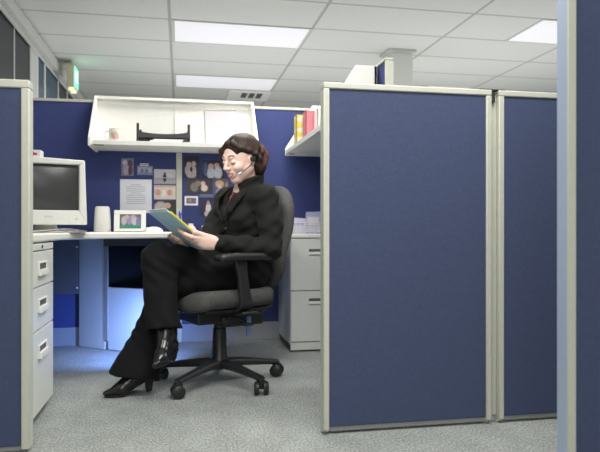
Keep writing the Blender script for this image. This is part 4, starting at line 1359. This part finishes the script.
# ================================================================== CEILING FIXTURES, FAR THINGS
def ceiling_light(x0, x1, y0, y1, label):
    o = thing('ceiling_light', label, 'ceiling light', ((x0 + x1) / 2, (y0 + y1) / 2, CEIL), 0, 'recessed ceiling lights')
    fr = MB()
    w = .022
    fr.box((x0, y0, CEIL - .006), (x1, y0 + w, CEIL)).box((x0, y1 - w, CEIL - .006), (x1, y1, CEIL)).box((x0, y0 + w, CEIL - .006), (x0 + w, y1 - w, CEIL)).box((x1 - w, y0 + w, CEIL - .006), (x1, y1 - w, CEIL))
    part('frame', fr, MT['plaster'], o, smooth=0)
    part('diffuser', MB().box((x0 + w, y0 + w, CEIL - .004), (x1 - w, y1 - w, CEIL)), MT['diffuser'], o, smooth=0)
ceiling_light(-.09 + .02, 1.17, 5.38, 6.01, 'wide recessed ceiling light nearest, above the back shelf')
ceiling_light(-.09 + .02, 1.17, 7.27, 7.90, 'second wide ceiling light further back, behind the nearest one')
ceiling_light(3.06, 3.69, 4.75, 5.38, 'ceiling light at the top right beside the tall near panel')
ceiling_light(3.06, 3.69, 7.22, 7.85, 'far ceiling light just showing over the front partition panel')

vt = thing('ceiling_vent', 'square white ceiling vent with dark slots behind the second ceiling light', 'ceiling vent', (.90, 8.20, CEIL))
part('frame', MB().prism([(.62, 7.95), (1.18, 7.95), (1.18, 8.50), (.62, 8.50)], 'z', CEIL - .02, CEIL), MT['vent'], vt, smooth=0, bevel=.008)
for i in range(3):
    part('slot', MB().box((.80 + .10 * i, 8.02, CEIL - .024), (.87 + .10 * i, 8.30, CEIL - .0195)), MT['vent_dark'], vt, smooth=0)

ex = thing('exit_sign', 'cream exit sign with lit green face hanging from the ceiling by the left wall', 'exit sign', (-1.13, 6.95, CEIL))
part('housing', MB().box((-1.175, 6.80, 2.265), (-1.105, 7.04, 2.50)), MT['exit_body'], ex, smooth=0, bevel=.006)
part('mount', MB().box((-1.15, 6.88, 2.50), (-1.13, 6.96, CEIL)), MT['plaster'], ex, smooth=0)
fc_ = part('face', MB().box((-1.105, 6.812, 2.285), (-1.098, 7.028, 2.488)), MT['exit_face'], ex, smooth=0)
cu = bpy.data.curves.new('letters', 'FONT')
cu.body = 'EXIT'
cu.size = .17
cu.extrude = .001
cu.align_x = 'CENTER'
cu.align_y = 'CENTER'
tob = bpy.data.objects.new('tmp_letters', cu)
COL.objects.link(tob)
dg = bpy.context.evaluated_depsgraph_get()
lme = bpy.data.meshes.new_from_object(tob.evaluated_get(dg))
bpy.data.objects.remove(tob)
lv = [(-1.0965, 6.97 + v.co.x * .80, 2.42 + v.co.y) if False else (-1.0970 + v.co.z, 6.92 + v.co.x * .50, 2.387 + v.co.y) for v in lme.vertices]
lf = [tuple(p.vertices) for p in lme.polygons]
link_mesh('letters', lv, lf, MT['exit_letters'], ex, smooth=0)
for y_ in (6.85, 6.99):
    part('emergency_lamp', MB().tube([(-1.14, y_, 2.265), (-1.14, y_, 2.240)], .03, 16), MT['lamp_warm'], ex)

cl = thing('column', 'square white column rising to the ceiling behind the front partition panel', 'column', (2.19, 5.90, 0))
part('shaft', MB().box((2.07, 5.84, 0), (2.31, 6.06, CEIL - .03)), MT['white_edge'], cl, smooth=0, bevel=.006)
part('collar', MB().box((2.04, 5.81, CEIL - .03), (2.34, 6.09, CEIL)), MT['plaster'], cl, smooth=0, bevel=.004)

# ================================================================== LIGHT
def area(name, loc, size, power, color=(1, 1, 1), target=None, sy=None, spread=None):
    l = bpy.data.lights.new(name, 'AREA')
    l.energy = power
    l.color = color
    l.shape = 'RECTANGLE'
    l.size = size
    l.size_y = sy or size
    if spread:
        l.spread = spread
    o = bpy.data.objects.new(name, l)
    COL.objects.link(o)
    o.location = loc
    if target is not None:
        from mathutils import Vector
        o.rotation_euler = (Vector(target) - Vector(loc)).to_track_quat('-Z', 'Y').to_euler()
    return o
# overhead office fixtures along the grid, above and behind the view
WARM = (1.0, 0.98, 0.92)
area('overhead_lamp', (0.54, 3.62, CEIL - .01), 1.2, 35, WARM, sy=.6)
area('overhead_lamp', (0.80, 1.45, CEIL - .01), 1.2, 50, WARM, sy=.6)
area('overhead_lamp', (-0.3, -0.6, CEIL - .01), 1.2, 30, WARM, sy=.6)
area('overhead_lamp', (3.4, 2.4, CEIL - .01), 1.2, 40, WARM, sy=.6)
area('overhead_lamp', (3.4, 8.9, CEIL - .01), 1.2, 40, WARM, sy=.6)
area('overhead_lamp', (0.54, 9.3, CEIL - .01), 1.2, 40, WARM, sy=.6)
# photographer's soft box to the left of the camera, and added unseen uplights that brighten the ceiling
area('soft_box', (0.1, -1.0, 1.8), 1.2, 17, (1, .98, .95), target=(0.3, 3.2, .9))
area('added_uplight', (2.6, 0.2, 1.7), 1.6, 26, (1, 1, 1), target=(2.6, 0.5, 3))
area('added_uplight', (3.2, 5.8, 0.7), 2.6, 36, (1, 1, 1), target=(3.2, 5.8, 3))
area('added_uplight', (0.3, 6.3, 0.7), 2.2, 29, (1, 1, 1), target=(0.3, 6.3, 3))
area('added_face_light', (-0.55, 1.75, 2.2), .5, 3.6, (1, .97, .94), target=(0.26, 2.95, 1.05), spread=math.radians(70))  # added unseen lamp to brighten the face
# blue-gelled lamp under the desk
area('blue_lamp', (-0.13, 3.46, 0.26), .14, 5.5, (.20, .38, 1.0), target=(-0.40, 3.95, -0.02), spread=math.radians(125))
wd = bpy.data.worlds.new('office_ambience')
SC.world = wd
wd.use_nodes = True
wd.node_tree.nodes['Background'].inputs[0].default_value = (.88, .88, .84, 1)
wd.node_tree.nodes['Background'].inputs[1].default_value = 0.35

# ================================================================== CAMERA
cam = bpy.data.cameras.new('camera')
cam.sensor_width = 36
cam.lens = 36 * 610 / 600
cam.shift_y = 3 / 600
cam.clip_start = .05
cam.dof.use_dof = True
cam.dof.focus_distance = 2.9
cam.dof.aperture_fstop = 3.5
co = bpy.data.objects.new('camera', cam)
COL.objects.link(co)
co.location = (0, 0, 0.76)
co.rotation_euler = (PI / 2, 0, -math.radians(11.1))
SC.camera = co
SC.view_settings.view_transform = 'Standard'
SC.view_settings.look = 'None'
SC.view_settings.gamma = 1
SC.view_settings.exposure = 0
SC.view_settings.use_curve_mapping = False
